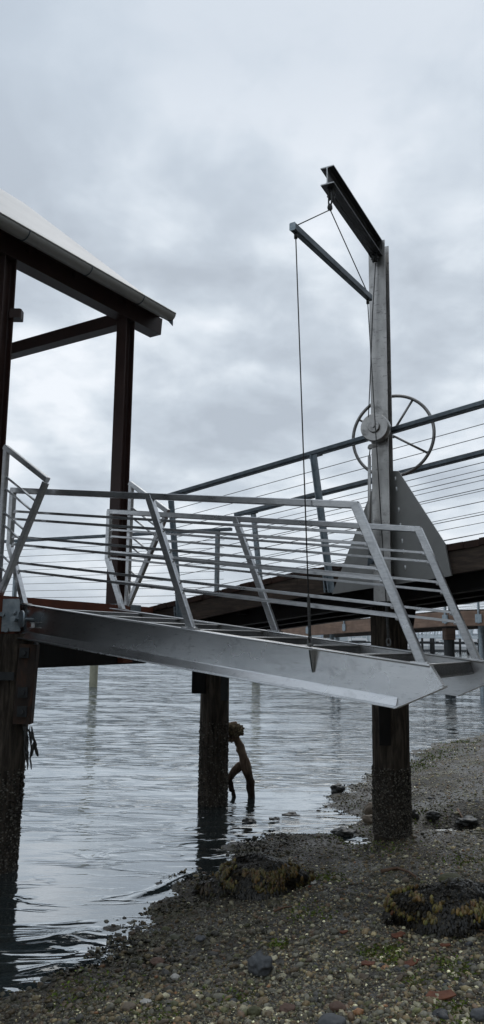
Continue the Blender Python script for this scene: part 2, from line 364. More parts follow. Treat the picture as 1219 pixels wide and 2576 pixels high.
# ---------------------------------------------------------------- beach (one sheet to the horizon) and water
SY = np.array([-3000, -50, 0, 3.5, 4.65, 5.05, 5.6, 6.25, 7.2, 8.34, 9.26, 11.07, 14.3, 17.8, 30, 60, 200, 6000.])
SX = np.array([-3200, -40, -3.4, -2.0, -1.32, -1.10, -0.85, -0.60, -0.38, 0.22, 0.80, 1.50, 3.0, 5.4, 13, 26, 100, 4000.])
PUD = [(atz(px, py, 0), rx, ry, dz) for px, py, rx, ry, dz in ((905, 2118, .22, .34, .15), (800, 2085, .35, .3, .09), (1150, 2100, .42, .36, .27), (860, 2060, .3, .3, .06))]
def ground_z(x, y, fine=True):
    s = (x - np.interp(y, SY, SX)) * 0.8
    z = 0.07 * s if abs(s) < 0.3 else (0.021 + (s - 0.3) * 0.12 if s > 0 else -0.021 + (s + 0.3) * 0.12)
    if s > 4: z = 0.456 + 0.06 * (s - 4)
    z = max(-3.0, min(z, 1.6))
    b0 = 11 if y < 10 else max(5.0, 11 - (y - 10) * 0.5)
    if s > b0: z += min((s - b0) * 1.4, 21)  # unseen bank, added and raised to darken reflections in the metal
    if abs(x) < 14 and y < 32 and y > -4:
        v = Vector((x, y, 0))
        for c_, rx_, ry_, dz_ in PUD:
            e_ = ((x - c_.x) / rx_) ** 2 + ((y - c_.y) / ry_) ** 2
            if e_ < 6: z -= dz_ * math.exp(-e_)
        z += 0.030 * noise.noise(v * 0.9) + 0.018 * noise.noise(v * 2.7 + Vector((4, 1, 0)))
        if fine: z += 0.010 * noise.noise(v * 8.0) + 0.005 * noise.noise(v * 21.0)
    return z
def on_beach(px, py):
    v = ray(px, py); t = 2.0
    while t < 60:
        p = EYE + v * t
        if p.z < ground_z(p.x, p.y, False): break
        t += 0.01
    return p
def axis(a, b, step, far):
    l = list(np.arange(a, b, step)); s = step; x = b
    while x < far: l.append(x); s *= 1.35; x += s
    l.append(far); s = step; x = a - step
    while x > -far: l.insert(0, x); s *= 1.35; x -= s
    l.insert(0, -far); return l
gx = axis(-3.2, 6.5, 0.05, 5000); gy = axis(3.0, 14.0, 0.05, 5000)
vs = [(x, y, ground_z(x, y)) for y in gy for x in gx]; nx = len(gx)
fs = [(j * nx + i, j * nx + i + 1, (j + 1) * nx + i + 1, (j + 1) * nx + i) for j in range(len(gy) - 1) for i in range(nx - 1)]
me = bpy.data.meshes.new('beach'); me.from_pydata(vs, [], fs); me.update(); me.polygons.foreach_set('use_smooth', [True] * len(fs))
beach = bpy.data.objects.new('beach', me); col.objects.link(beach); tag(beach, kind='structure')
def beach_mat():
    mt, nt, b = newmat('wet_gravel_beach')
    t = nt.nodes.new('ShaderNodeTexCoord')
    vor = nt.nodes.new('ShaderNodeTexVoronoi'); vor.inputs['Scale'].default_value = 70; nt.links.new(t.outputs['Object'], vor.inputs['Vector'])
    vor2 = nt.nodes.new('ShaderNodeTexVoronoi'); vor2.inputs['Scale'].default_value = 28; nt.links.new(t.outputs['Object'], vor2.inputs['Vector'])
    c = ramp(nt, [(0.0, (0.032, 0.028, 0.023)), (0.5, (0.065, 0.056, 0.045)), (0.8, (0.115, 0.10, 0.076)), (0.97, (0.24, 0.215, 0.165))], vor.outputs['Color'])
    big = tex(nt, 'Noise', 0.9, 5, 0.6)
    c = mixc(nt, ramp(nt, [(0.42, 0.0), (0.62, 0.75)], big.outputs[0]), c, (0.016, 0.015, 0.013))
    alg = tex(nt, 'Noise', 2.2, 5, 0.65)
    c = mixc(nt, ramp(nt, [(0.50, 0.0), (0.66, 0.6)], alg.outputs[0]), c, (0.085, 0.085, 0.032))
    nt.links.new(c, b.inputs['Base Color'])
    w = tex(nt, 'Noise', 1.3, 4, 0.6)
    nt.links.new(ramp(nt, [(0.40, 0.75), (0.60, 0.28)], w.outputs[0]), b.inputs['Roughness'])
    h = mth(nt, 'ADD', mth(nt, 'MULTIPLY', vor.outputs['Distance'], -0.5), mth(nt, 'MULTIPLY', vor2.outputs['Distance'], -1.0))
    bump(nt, b, h, 0.9, 0.02); return mt
beach.data.materials.append(beach_mat())

def water_mat():
    mt, nt, b = newmat('sea_water'); out = [n for n in nt.nodes if n.type == 'OUTPUT_MATERIAL'][0]; nt.nodes.remove(b)
    t = nt.nodes.new('ShaderNodeTexCoord')
    def wn(scale, st, det, rz, ro=0.5, dist=0.0):
        mp = nt.nodes.new('ShaderNodeMapping'); mp.inputs['Scale'].default_value = st; mp.inputs['Rotation'].default_value = (0, 0, rz)
        nt.links.new(t.outputs['Object'], mp.inputs[0]); n = nt.nodes.new('ShaderNodeTexNoise')
        n.inputs['Scale'].default_value = scale; n.inputs['Detail'].default_value = det; n.inputs['Roughness'].default_value = ro; n.inputs['Distortion'].default_value = dist
        nt.links.new(mp.outputs[0], n.inputs['Vector']); return n.outputs[0]
    swell = wn(1.3, (0.55, 1.2, 1), 2, R(-8))
    chop = wn(4.6, (0.5, 1.25, 1), 3, R(-5), 0.5, 0.4)
    fine = wn(9, (0.5, 1.3, 1), 3, R(6))
    rd1 = wn(2.7, (0.42, 1.4, 1), 2.5, R(-4), 0.45, 0.8)
    rdg = mth(nt, 'SUBTRACT', 1.0, mth(nt, 'ABSOLUTE', mth(nt, 'MULTIPLY', mth(nt, 'SUBTRACT', rd1, 0.5), 4.0)), clamp=True)
    rdg = mth(nt, 'POWER', rdg, 8.0)
    gate = ramp(nt, [(0.40, 0.0), (0.56, 1.0)], wn(0.7, (0.4, 1.0, 1), 3, R(12)))
    rdg = mth(nt, 'MULTIPLY', rdg, gate)
    # ripples grow with the distance from the sheltered shore
    sep = nt.nodes.new('ShaderNodeSeparateXYZ'); nt.links.new(t.outputs['Object'], sep.inputs[0])
    k = ramp(nt, [(0.0, 0.14), (0.13, 0.20), (0.30, 0.42), (0.6, 0.62), (1.0, 0.7)], mth(nt, 'DIVIDE', mth(nt, 'SUBTRACT', sep.outputs[1], 5.0), 26.0, clamp=True))
    h = mth(nt, 'ADD', mth(nt, 'ADD', mth(nt, 'MULTIPLY', swell, 0.55), mth(nt, 'MULTIPLY', rdg, 1.15)), mth(nt, 'ADD', mth(nt, 'MULTIPLY', chop, 0.16), mth(nt, 'MULTIPLY', fine, 0.03)))
    bp = nt.nodes.new('ShaderNodeBump'); bp.inputs['Distance'].default_value = 0.16
    nt.links.new(k, bp.inputs['Strength']); nt.links.new(h, bp.inputs['Height'])
    gl = nt.nodes.new('ShaderNodeBsdfGlossy'); gl.inputs['Roughness'].default_value = 0.04; gl.inputs['Color'].default_value = (0.92, 0.95, 0.97, 1)
    tr = nt.nodes.new('ShaderNodeBsdfTransparent'); tr.inputs[0].default_value = (0.42, 0.46, 0.44, 1)
    df = nt.nodes.new('ShaderNodeBsdfDiffuse'); df.inputs[0].default_value = (0.06, 0.085, 0.095, 1)
    m1 = nt.nodes.new('ShaderNodeMixShader'); m1.inputs[0].default_value = 0.35
    nt.links.new(tr.outputs[0], m1.inputs[1]); nt.links.new(df.outputs[0], m1.inputs[2])
    fr = nt.nodes.new('ShaderNodeLayerWeight'); fr.inputs[0].default_value = 0.5
    for n in (fr, gl): nt.links.new(bp.outputs[0], n.inputs['Normal'])
    m2 = nt.nodes.new('ShaderNodeMixShader'); nt.links.new(ramp(nt, [(0.2, 0.03), (0.45, 0.12), (0.60, 0.30), (0.72, 0.52), (0.84, 0.72), (0.97, 0.86)], fr.outputs['Facing']), m2.inputs[0])
    nt.links.new(m1.outputs[0], m2.inputs[1]); nt.links.new(gl.outputs[0], m2.inputs[2]); nt.links.new(m2.outputs[0], out.inputs[0]); return mt
M['water'] = water_mat()
CR = [[atz(px, py, 0) for px, py in l] for l in (((-120, 2400), (0, 2385), (110, 2372), (200, 2352), (265, 2338)), ((330, 2262), (400, 2238), (450, 2212), (485, 2195)), ((-60, 2470), (40, 2452), (140, 2432), (230, 2420), (300, 2400)))]
def wave_z(x, y):
    z = 0.0
    for pts, h_, w_ in zip(CR, (0.030, 0.022, 0.018), (0.085, 0.05, 0.05)):
        best = 9; fe = 0
        for k in range(len(pts) - 1):
            a, b_ = pts[k], pts[k + 1]; ex, ey = b_.x - a.x, b_.y - a.y; L2 = ex * ex + ey * ey; t = max(0, min(1, ((x - a.x) * ex + (y - a.y) * ey) / L2))
            dx, dy = x - a.x - ex * t, y - a.y - ey * t; q = dx * dx + dy * dy
            if q < best: best = q; fe = (k + t) / (len(pts) - 1)
        if best < 0.16: z += h_ * math.exp(-best / (w_ * w_)) * math.sin(math.pi * min(1, max(0.05, fe * .9 + .1))) ** 0.7
    return z
wx = axis(-2.4, 0.2, 0.025, 4900); wy = axis(4.2, 7.6, 0.025, 4900)
w = MB(); nwx = len(wx)
w.add([(x, max(y, -200), wave_z(x, y) if (-2.5 < x < .3 and 4 < y < 8) else 0.0) for y in wy if y > -190 for x in wx], [])
nwy = len(w.v) // nwx
w.f = [(j_ * nwx + i_, j_ * nwx + i_ + 1, (j_ + 1) * nwx + i_ + 1, (j_ + 1) * nwx + i_) for j_ in range(nwy - 1) for i_ in range(nwx - 1)]; w.smooth = [True] * len(w.f)
water = w.build('water', M['water'], None, (0, 0, 0)); tag(water, kind='structure')

# pebbles: more than anyone could count
ic_v, ic_f = ico(0); ic1_v, ic1_f = ico(1)
def pebbles(n):
    D = 1 / rng.uniform(1 / 19, 1 / 3.1, int(n * 1.5)); u = rng.uniform(-0.42, 0.66, len(D)); X = u * D
    xs = np.interp(D, SY, SX); keep = (X - xs) > -0.25 * rng.random(len(D)) ** 3; X, D = X[keep][:n], D[keep][:n]; n = len(D)
    z = np.array([ground_z(x, y) for x, y in zip(X, D)])
    r = np.exp(rng.normal(math.log(0.0058), 0.62, n)); r = np.maximum(r, 0.0009 * D) ; r = np.minimum(r, 0.026)
    S = np.stack([r * rng.uniform(0.8, 1.5, n), r * rng.uniform(0.7, 1.1, n), r * rng.uniform(0.45, 0.8, n)], -1)
    pal = 2.6 * np.array([1.04, 1.0, 0.80]) * np.array([[.04, .038, .034], [.055, .053, .05], [.085, .083, .08], [.07, .055, .042], [.10, .077, .053], [.062, .064, .038], [.12, .11, .09], [.075, .053, .042], [.145, .12, .08], [.46, .44, .35], [.20, .19, .16], [.13, .07, .042]])
    w = np.array([4.5, 5, 5, 4, 4.5, 3.6, 3.2, 2, 2.4, 2.6, 2.4, .5]); ci = rng.choice(len(pal), n, p=w / w.sum())
    C = pal[ci] * rng.uniform(0.5, 1.5, (n, 1))
    xs2 = np.interp(D, SY, SX); mudn = np.array([noise.noise(Vector((a * 0.8, b_ * 0.8, 3))) for a, b_ in zip(X, D)])
    mud = np.clip(1.25 - (X - xs2) * 0.75 + mudn * 1.2, 0, 1) * (D < 11)
    C = C * (1 - 0.66 * mud[:, None])
    small = ci == 9; S[small] *= 0.6
    P = np.stack([X, D, z + S[:, 2] * rng.uniform(-0.1, 0.5, n)], -1)
    o = swarm('pebbles', ic_v, ic_f, P, S, rots(n, 0.35), C, M['pebble']); tag(o, 'mixed grey and brown pebbles covering the wet beach', 'pebbles', None, 'stuff')
pebbles(108000)
def cobbles(n):
    D = 1 / rng.uniform(1 / 12, 1 / 3.2, n); X = rng.uniform(-0.42, 0.66, n) * D; k = (X - np.interp(D, SY, SX)) > 0.05; X, D = X[k], D[k]; n = len(D)
    cl = np.array([noise.noise(Vector((a * .9, b_ * .9, 9))) for a, b_ in zip(X, D)]); k = cl > -0.15; X, D = X[k], D[k]; n = len(D)
    z = np.array([ground_z(x, y) for x, y in zip(X, D)]); r = np.exp(rng.normal(math.log(0.017), 0.32, n))
    S = np.stack([r * rng.uniform(.9, 1.5, n), r * rng.uniform(.7, 1.1, n), r * rng.uniform(.4, .7, n)], -1)
    C = np.array([[.11, .105, .095], [.15, .12, .085], [.09, .095, .06], [.12, .09, .062], [.19, .18, .135], [.07, .072, .075]])[rng.integers(0, 6, n)] * rng.uniform(.6, 1.3, (n, 1))
    v = np.array([[*(q * (1 + .18 * noise.noise(q * 1.7)))] for q in ic1_v])
    o = swarm('cobbles', v, ic1_f, np.stack([X, D, z + S[:, 2] * rng.uniform(-.3, .5, n)], -1), S, rots(n, .3), C, M['pebble']); tag(o, 'bigger rounded cobbles mixed into the beach gravel', 'cobbles', None, 'stuff')
cobbles(2000)
def fragments(n):
    D = 1 / rng.uniform(1 / 12, 1 / 3.2, n); X = rng.uniform(-0.42, 0.42, n) * D; k = (X - np.interp(D, SY, SX)) > 0.1; X, D = X[k], D[k]
    cl = np.array([noise.fractal(Vector((a * 1.3, b_ * 1.3, 5)), 1, 2, 3) for a, b_ in zip(X, D)]); k = cl > rng.normal(0.05, .25, len(cl)); X, D = X[k], D[k]; n = len(D)
    z = np.array([ground_z(x, y) for x, y in zip(X, D)]); r_ = rng.uniform(.0018, .0036, n) * (D / 4.5)
    C = np.array([[.50, .48, .38], [.36, .36, .22], [.28, .26, .2]])[rng.integers(0, 3, n)] * rng.uniform(.6, 1.2, (n, 1))
    o = swarm('shell_grit', ic_v, ic_f, np.stack([X, D, z + .006 + .004 * rng.random(n)], -1), np.stack([r_ * 1.3, r_, r_ * .8], -1), rots(n, .5), C, M['pebble']); tag(o, 'pale shell grit sprinkled in patches over the gravel', 'shell grit', None, 'stuff')
fragments(26000)

# ---------------------------------------------------------------- gangway
O = Vector((-1.962, 7.1, 2.290)); d = Vector((0.85112, -0.51195, -0.1185)); wv = Vector((0.51544, 0.85692, 0)); nn = Vector((0.09955, -0.05988, 0.99323))
SP = 1.856; GW = 1.382; HH = 1.033; RK = 0.584
def G(t, j=0.0, h=0.0): return O + d * t + wv * j + nn * h
gang = empty('gangway', O + Vector((0, 0, -0.29)), 'hinged bright aluminium gangway with open treads and raked posts, hung by two cables', 'gangway')
for j, sg in ((0.0, -1), (GW, 1)):
    b = MB(); tE, tT = 3.86, 3.77; dp = 0.30
    out = wv * sg
    web = [G(-0.13, j, 0), G(tT, j, 0), G(tE, j, -0.115), G(3.57, j, -dp), G(-0.06, j, -dp)]
    b.prism([p - wv * 0.004 for p in web], wv * 0.008)
    b.bar(G(-0.14, j, -0.006), G(tT, j, -0.006), 0.075, 0.012, nn)
    b.bar(G(-0.1, j, -dp) + out * 0.03, G(3.58, j, -dp) + out * 0.03, 0.10, 0.012, nn)
    b.prism([G(-0.05, j, -dp + 0.062) + out * 0.0045, G(-0.05, j, -dp + 0.055) + out * 0.010, G(-0.05, j, -dp + 0.0065) + out * 0.034, G(-0.05, j, -dp + 0.0065) + out * 0.0045], d * 3.615)
    for sd_ in (-1, 1): b.tube([G(-0.14, j, -0.006) + wv * 0.0375 * sd_, G(tT, j, -0.006) + wv * 0.0375 * sd_], 0.0072, 8)
    st = b.build('stringer', M['alu'], gang)
    e = MB(); e.bar(G(3.57, j, -dp - 0.003) + out * 0.03, G(tE + 0.02, j, -0.118) + out * 0.03, 0.105, 0.012, nn)
    e.bar(G(tT + 0.003, j, -0.006) + out * 0.012, G(tE, j, -0.112) + out * 0.012, 0.055, 0.010, nn)
    e.build('end_flange', M['alu'], st)
    # lifting lug: triangular fin out of the web
    lt = 2.93
    b = MB(); p0 = G(lt - 0.012, j, -0.015) + out * 0.006; p1 = G(lt - 0.012, j, -0.015) + out * 0.085; p2 = G(lt + 0.0, j, -0.17) + out * 0.008
    b.prism([p0, p1, p2 + out * 0.012, p2], d * 0.012); b.build('lifting_lug', M['alu'], gang)
# treads
for k in range(8):
    t = 0.29 + 0.485 * k - 0.03; b = MB()
    ta = R(24); dd = (d * math.cos(ta) + nn * math.sin(ta)).normalized(); nt_ = (nn * math.cos(ta) - d * math.sin(ta)).normalized()
    A = G(t, 0.006, -0.016); Bq = G(t, GW - 0.006, -0.016)
    def slab(o1, o2, th0, th1):
        b.hexa([A + dd * o1 + nt_ * th0, A + dd * o2 + nt_ * th0, Bq + dd * o2 + nt_ * th0, Bq + dd * o1 + nt_ * th0,
                A + dd * o1 + nt_ * th1, A + dd * o2 + nt_ * th1, Bq + dd * o2 + nt_ * th1, Bq + dd * o1 + nt_ * th1])
    slab(-0.17, 0.0, -0.006, 0); slab(-0.006, 0.002, -0.098, -0.007); slab(-0.172, -0.164, -0.05, -0.007)
    slab(-0.035, -0.007, -0.098, -0.092)
    tr = b.build('tread', M['tread'], gang)
    b = MB(); b.tube([A + dd * 0.003 - nt_ * 0.002, Bq + dd * 0.003 - nt_ * 0.002], 0.006, 8); b.build('nosing', M['edge'], tr)  # bright bead added for the sky glint along the tread edge
    b = MB()
    for q in range(52):    # serrated grip teeth along the nose
        jj = 0.02 + (GW - 0.04) * q / 51; c = A + wv * jj + dd * 0.001
        b.bar(c + nt_ * 0.004, c - nt_ * 0.086 + dd * 0.003, 0.008, 0.004, dd)
    b.build('grip_ribs', M['tread'], tr)
def mat_post(a, b_, r=0.056): pass
fr = [0.19, 0.26, 0.42, 0.49, 0.65, 0.72]
def kneept(j, h):   # point on the bent first post at height h
    if h < 0.5 * HH: return G(0, j, 0) + (nn * HH - d * RK) * (h / HH)
    k0 = G(0, j, 0) + (nn * HH - d * RK) * 0.5
    return k0 + Vector((0, 0, h - 0.5 * HH))
for j in (0.0, GW):
    b = MB(); k0 = kneept(j, 0); k1 = kneept(j, HH * 0.5); k2 = kneept(j, HH)
    b.bar(k0, k1, 0.05, 0.055, d, 0.004); b.bar(k1, k2, 0.05, 0.055, d, 0.004)
    b.build('post', M['alu_rail'], gang)
    fp = MB(); fp.bar(k0 + nn * 0.004 - d * 0.06, k0 + nn * 0.004 + d * 0.06, 0.075, 0.010, nn); fp.build('foot_plate', M['alu'], gang)
    for i in (1, 2):
        b = MB(); a0 = G(i * SP, j, 0); a1 = G(i * SP, j, HH) - d * RK
        b.bar(a0, a1, 0.05, 0.062, d); pp = b.build('post', M['alu_rail'], gang)
        fp = MB(); fp.bar(a0 + nn * 0.004 - d * 0.075, a0 + nn * 0.004 + d * 0.055, 0.078, 0.010, nn)
        for q in (-0.03, 0.03): fp.tube([a0 + nn * 0.014 + d * q - wv * 0.03, a0 + nn * 0.014 + d * q + wv * 0.03], 0.006, 6)
        fp.build('foot_plate', M['alu'], pp)
    b = MB(); b.bar(kneept(j, HH) - d * 0.02, G(2 * SP, j, HH) - d * (RK - 0.02), 0.045, 0.052, nn); b.build('handrail', M['alu_rail'], gang)
    for q in fr:
        h = HH * (1 - q); b = MB(); a = kneept(j, h); e_ = G(2 * SP, j, h) - d * RK * (h / HH)
        b.bar(a + d * 0.03, e_ - d * 0.028, 0.018, 0.022, nn); mr = b.build('mid_rail', M['alu_rail'], gang)
        for i in (0, 1, 2):
            c_ = (a if i == 0 else G(i * SP, j, h) - d * RK * (h / HH)) + d * (0.036 if i < 2 else -0.036)
            b = MB(); b.blob(c_ - nn * 0.014, (0.016, 0.016, 0.014), 0.3, 1, i); b.build('weld_bead', M['edge'], mr)

# ---------------------------------------------------------------- landing platform
PZ = 2.36
ed = Vector((0.42, 0.907, 0)).normalized(); eo = Vector((0.907, -0.42, 0)).normalized()   # along the edge, outward
K0 = Vector((-2.06, 7.24, 0)); KC = K0 + ed * 2.40
back = -eo
plat = empty('landing_platform', (KC.x, KC.y, 1.7), 'red brown edged pier landing at the left under the pale roofed shelter', 'pier landing')
S0 = K0 - ed * 7.0
b = MB()
for q in range(66):   # deck planks
    a = S0 + ed * (0.005 + q * 0.148) ; z0 = PZ - 0.045
    if q * 0.148 > 9.2: break
    p = [a + back * 0.05, a + ed * 0.140 + back * 0.05, a + ed * 0.140 + back * 4.2, a + back * 4.2]
    b.hexa([Vector((v.x, v.y, z0)) for v in p] + [Vector((v.x, v.y, z0 + 0.04)) for v in p])
b.build('decking', M['redplank'], plat)
b = MB()
def vbox(b, a, c, z0, z1, th, side):
    b.hexa([Vector((a.x, a.y, z0)), Vector((c.x, c.y, z0)), Vector((c.x, c.y, z0)) + side * th, Vector((a.x, a.y, z0)) + side * th,
            Vector((a.x, a.y, z1)), Vector((c.x, c.y, z1)), Vector((c.x, c.y, z1)) + side * th, Vector((a.x, a.y, z1)) + side * th])
vbox(b, K0 - ed * 0.5, KC, 2.02, PZ + 0.0, 0.045, back); b.build('fascia', M['redsteel'], plat)
b = MB(); vbox(b, S0, K0 - ed * 0.505, 2.02, PZ, 0.045, back); b.build('fascia', M['blackwood'], plat)  # out-of-view stretch, coloured black to keep the gangway's reflections neutral
b = MB(); vbox(b, S0 + back * 0.08, KC + back * 0.08, 1.70, 2.015, 0.20, back)
vbox(b, KC + back * 0.3 - ed * 0.2, KC + back * 4.2 - ed * 0.2, 1.75, 2.31, 0.15, ed)
vbox(b, S0 + back * 2.2, KC + back * 2.2, 1.75, 2.3, 0.2, back); vbox(b, S0 + back * 4.0, KC + back * 4.0, 1.75, 2.3, 0.2, back)
b.build('support_beam', M['blackwood'], plat)
b = MB(); vbox(b, KC - ed * 0.62, KC - ed * 0.42, 1.72, 2.01, 0.07, back); b.build('brown_plate', M['redsteel'], plat)
b = MB(); vbox(b, KC - ed * 0.50 + eo * 0.004, KC - ed * 0.28 + eo * 0.004, PZ - 0.11, PZ + 0.012, 0.05, back); b.build('grey_bracket', M['galv'], plat)
# hinge plate at the near end, pin and nut
b = MB(); hp = O + Vector((-0.03, 0.02, 0)) - d * 0.16
b.hexa([at(-60, 1590, 7.08), at(52, 1588, 7.08), at(52, 1588, 7.06), at(-60, 1590, 7.06), at(-60, 1508, 7.08), at(50, 1506, 7.08), at(50, 1506, 7.06), at(-60, 1508, 7.06)])
hpl = b.build('hinge_plate', M['galv'], plat)
for px, py in ((37, 1539), (8, 1545), (18, 1585)):
    c = at(px, py, 7.06); b = MB(); b.tube([c, c + Vector((0, -0.03, 0))], 0.022, 6); b.build('bolt', M['galv'], hpl)
b = MB(); c = at(36, 1557, 7.0)
b.tube([c + Vector((0.0, -0.05, 0)), c + Vector((0.0, 0.05, 0))], 0.024, 10)
b.tube([c + Vector((0.07, -0.045, 0)), c + Vector((0.085, -0.035, 0))], 0.075, 20); b.tube([c, c + Vector((0.17, 0.02, 0))], 0.012, 8)
b.build('hinge_pin', M['galv'], hpl)
b = MB(); c = at(92, 1572, 6.98)
b.bar(c + Vector((-0.05, 0, 0.02)), c + Vector((0.05, -0.03, 0.02)), 0.03, 0.006); b.bar(c + Vector((-0.05, 0, -0.025)), c + Vector((0.05, -0.03, -0.025)), 0.03, 0.006); b.bar(c + Vector((-0.03, 0, -0.025)), c + Vector((-0.03, 0, 0.02)), 0.03, 0.006)
b.build('latch_bracket', M['alu_rail'], gang)
b = MB(); b.tube([at(-80, 1619, 7.2), at(94, 1624, 7.2)], 0.034, 12)
for px in (4, 92): b.tube([at(px - 3, 1619.5, 7.2), at(px + 3, 1619.5, 7.2)], 0.039, 12)
b.build('conduit_pipe', M['pipe'], plat)
# guard wings either side of the hinge
def wing(j, t0, t1, ztop, zend, foot):
    def W(s, z): p = O + Vector((0.857, -0.515, 0)) * s + wv * j; return Vector((p.x, p.y, z))
    root_ = MB(); root_.bar(W(t0, foot), W(t0, ztop), 0.05, 0.05, wv)
    wg = root_.build('guard_frame', M['alu_rail'], plat)
    a = MB(); a.bar(W(t0 - 0.02, ztop + 0.012), W(t1, zend), 0.05, 0.05, wv); a.build('guard_top_rail', M['alu_rail'], wg)
    a = MB(); a.bar(W(t1 - 0.02, zend - 0.02), W(t0 + 0.015, foot), 0.05, 0.055, wv); a.build('guard_brace', M['alu_rail'], wg)
    sl = (zend - ztop) / (t1 - t0)
    for q in (0.19, 0.27, 0.43, 0.51, 0.71, 0.79):
        z = ztop + (foot - ztop) * q
        # meet the brace: line from (t1,zend) to (t0,foot)
        mb = (zend - foot) / (t1 - t0); s_ = (z - foot) / (mb - sl)
        a = MB(); a.tube([W(t0, z), W(t0 + s_, z + sl * s_)], 0.011, 8); a.build('guard_stub', M['alu_rail'], wg)
wing(-0.10, -0.24, 0.31, 3.745, 3.385, 2.34)
wing(GW + 0.10, -0.02, 0.49, 3.66, 3.315, 2.34)
# far railing of the landing
FA = Vector((-0.14, 10.2, 0)); FB = Vector((-3.9, 12.0, 0)); fd = (FB - FA).normalized(); FZ = 3.43
def Fr(s, z): return Vector((FA.x + fd.x * s, FA.y + fd.y * s, z))
b = MB(); b.bar(Fr(0, FZ), Fr(4.15, FZ), 0.075, 0.04); b.build('handrail', M['railsteel'], plat)
for s_ in (0.2, 1.86, 3.62):
    b = MB(); b.bar(Fr(s_, 2.2), Fr(s_, FZ - 0.02), 0.06, 0.05, fd); b.build('railing_post', M['galv'], plat)
for q in range(9):
    z = 2.46 + q * 0.104; b = MB(); b.tube([Fr(0.1, z), Fr(4.1, z)], 0.0035, 6); b.build('railing_cable', M['cable'], plat)

# ---------------------------------------------------------------- ramp walkway
WO = Vector((0.7104, 7.95, 3.9146)); rd = Vector((0.75398, -0.64952, 0.09818)); rw = Vector((0.65267, 0.75764, 0)); rn = Vector((-0.07439, 0.06408, 0.99517))
RW = 1.5; TL, TR = -2.5, 6.6
TB = -0.3
def Q(t, j=0.0, h=0.0):
    p = WO + rd * t + rw * j + rn * h
    if h < -1.0 and t < -0.3: p.z -= 0.05 * (-0.3 - t)
    return p
ramp_ = empty('ramp_walkway', Q(-2.3, 0.7, -1.7), 'dark timber ramp with cable railings, rising to the right behind the gangway', 'ramp')
hF, hB = 1.195, 1.465
b = MB()
t = TL
while t < TR:    # plank ends stand just proud of the fascia
    wdt = 0.138; z0 = -hF - 0.02 + random.uniform(-0.006, 0.006); j0 = random.uniform(-0.035, -0.01)
    b.hexa([Q(t, j0, z0 - 0.04), Q(t + wdt, j0, z0 - 0.04), Q(t + wdt, RW + 0.02, z0 - 0.04), Q(t, RW + 0.02, z0 - 0.04), Q(t, j0, z0 + 0.02), Q(t + wdt, j0, z0 + 0.02), Q(t + wdt, RW + 0.02, z0 + 0.02), Q(t, RW + 0.02, z0 + 0.02)])
    t += 0.145
b.build('decking', M['redplank'], ramp_)
for j, nm in ((0.0, 1), (RW, 1)):
    b = MB()
    for u1, u2 in ((TL, TB), (TB + 0.004, TR)):
        b.hexa([Q(u1, j, -hB), Q(u2, j, -hB), Q(u2, j + 0.06, -hB), Q(u1, j + 0.06, -hB), Q(u1, j, -hF - 0.062), Q(u2, j, -hF - 0.062), Q(u2, j + 0.06, -hF - 0.062), Q(u1, j + 0.06, -hF - 0.062)])
    b.build('fascia', M['darkwood'], ramp_)
for j in (0.22, 0.72, 1.22):
    b = MB(); b.ibeam(Q(TL, j, -hB + 0.0), Q(TR, j, -hB + 0.0), 0.12, 0.18, 0.012, 0.012, rn); b.build('girder', M['blackwood'], ramp_)
b = MB()
for t in np.arange(TL + 0.1, TR, 0.61): b.bar(Q(t, 0.07, -hB + 0.03), Q(t, RW - 0.01, -hB + 0.03), 0.05, 0.12, rn)
b.build('joists', M['blackwood'], ramp_)
lean = rd * 0.075
for j in (0.0, RW):
    b = MB(); b.bar(Q(-2.2 if j == 0 else -2.35, j, 0), Q(TR, j, 0), 0.085, 0.045, rn); b.build('handrail', M['railsteel'], ramp_)
    b = MB(); b.bar(Q(-2.18, j, -0.027), Q(TR, j, -0.027), 0.05, 0.010, rn); b.build('rail_flat', M['railsteel'], ramp_)
    for t in (-2.07, 0.04, 2.15, 4.26, 6.37):
        jj = j - 0.035 if j == 0 else j + 0.035
        b = MB(); lo_ = -1.47
        if j == 0:
            b.bar(Q(t, jj, lo_) + lean, Q(t, jj, -0.03), 0.010, 0.075, rw); b.bar(Q(t + 0.03, jj + 0.0, lo_) + lean, Q(t + 0.03, jj, -0.03), 0.06, 0.008, rw)
        else: b.bar(Q(t, jj, lo_) + lean, Q(t, jj, -0.03), 0.065, 0.05, rw)
        pst = b.build('railing_post', M['galv'], ramp_)
        if j == 0:
            c = MB(); c.bar(Q(t - 0.04, jj - 0.004, -hB - 0.0) + lean, Q(t - 0.04, jj - 0.004, -hF - 0.075) + lean, 0.012, 0.075, rw)
            for hh in (-hB + 0.03, -hB + 0.14): c.tube([Q(t - 0.04, jj, hh) + lean, Q(t - 0.04, jj - 0.035, hh) + lean], 0.014, 6)
            c.build('bolted_plate', M['galv'], pst)
        c = MB(); c.bar(Q(t - 0.07, j, -0.034), Q(t + 0.09, j, -0.034), 0.06, 0.012, rn); c.build('saddle_plate', M['railsteel'], pst)
    for q in range(9):
        h = -hF + 0.09 + q * 0.115; b = MB(); b.tube([Q(-2.1, j, h), Q(TR, j, h)], 0.0036, 6); b.build('railing_cable', M['cable'], ramp_)

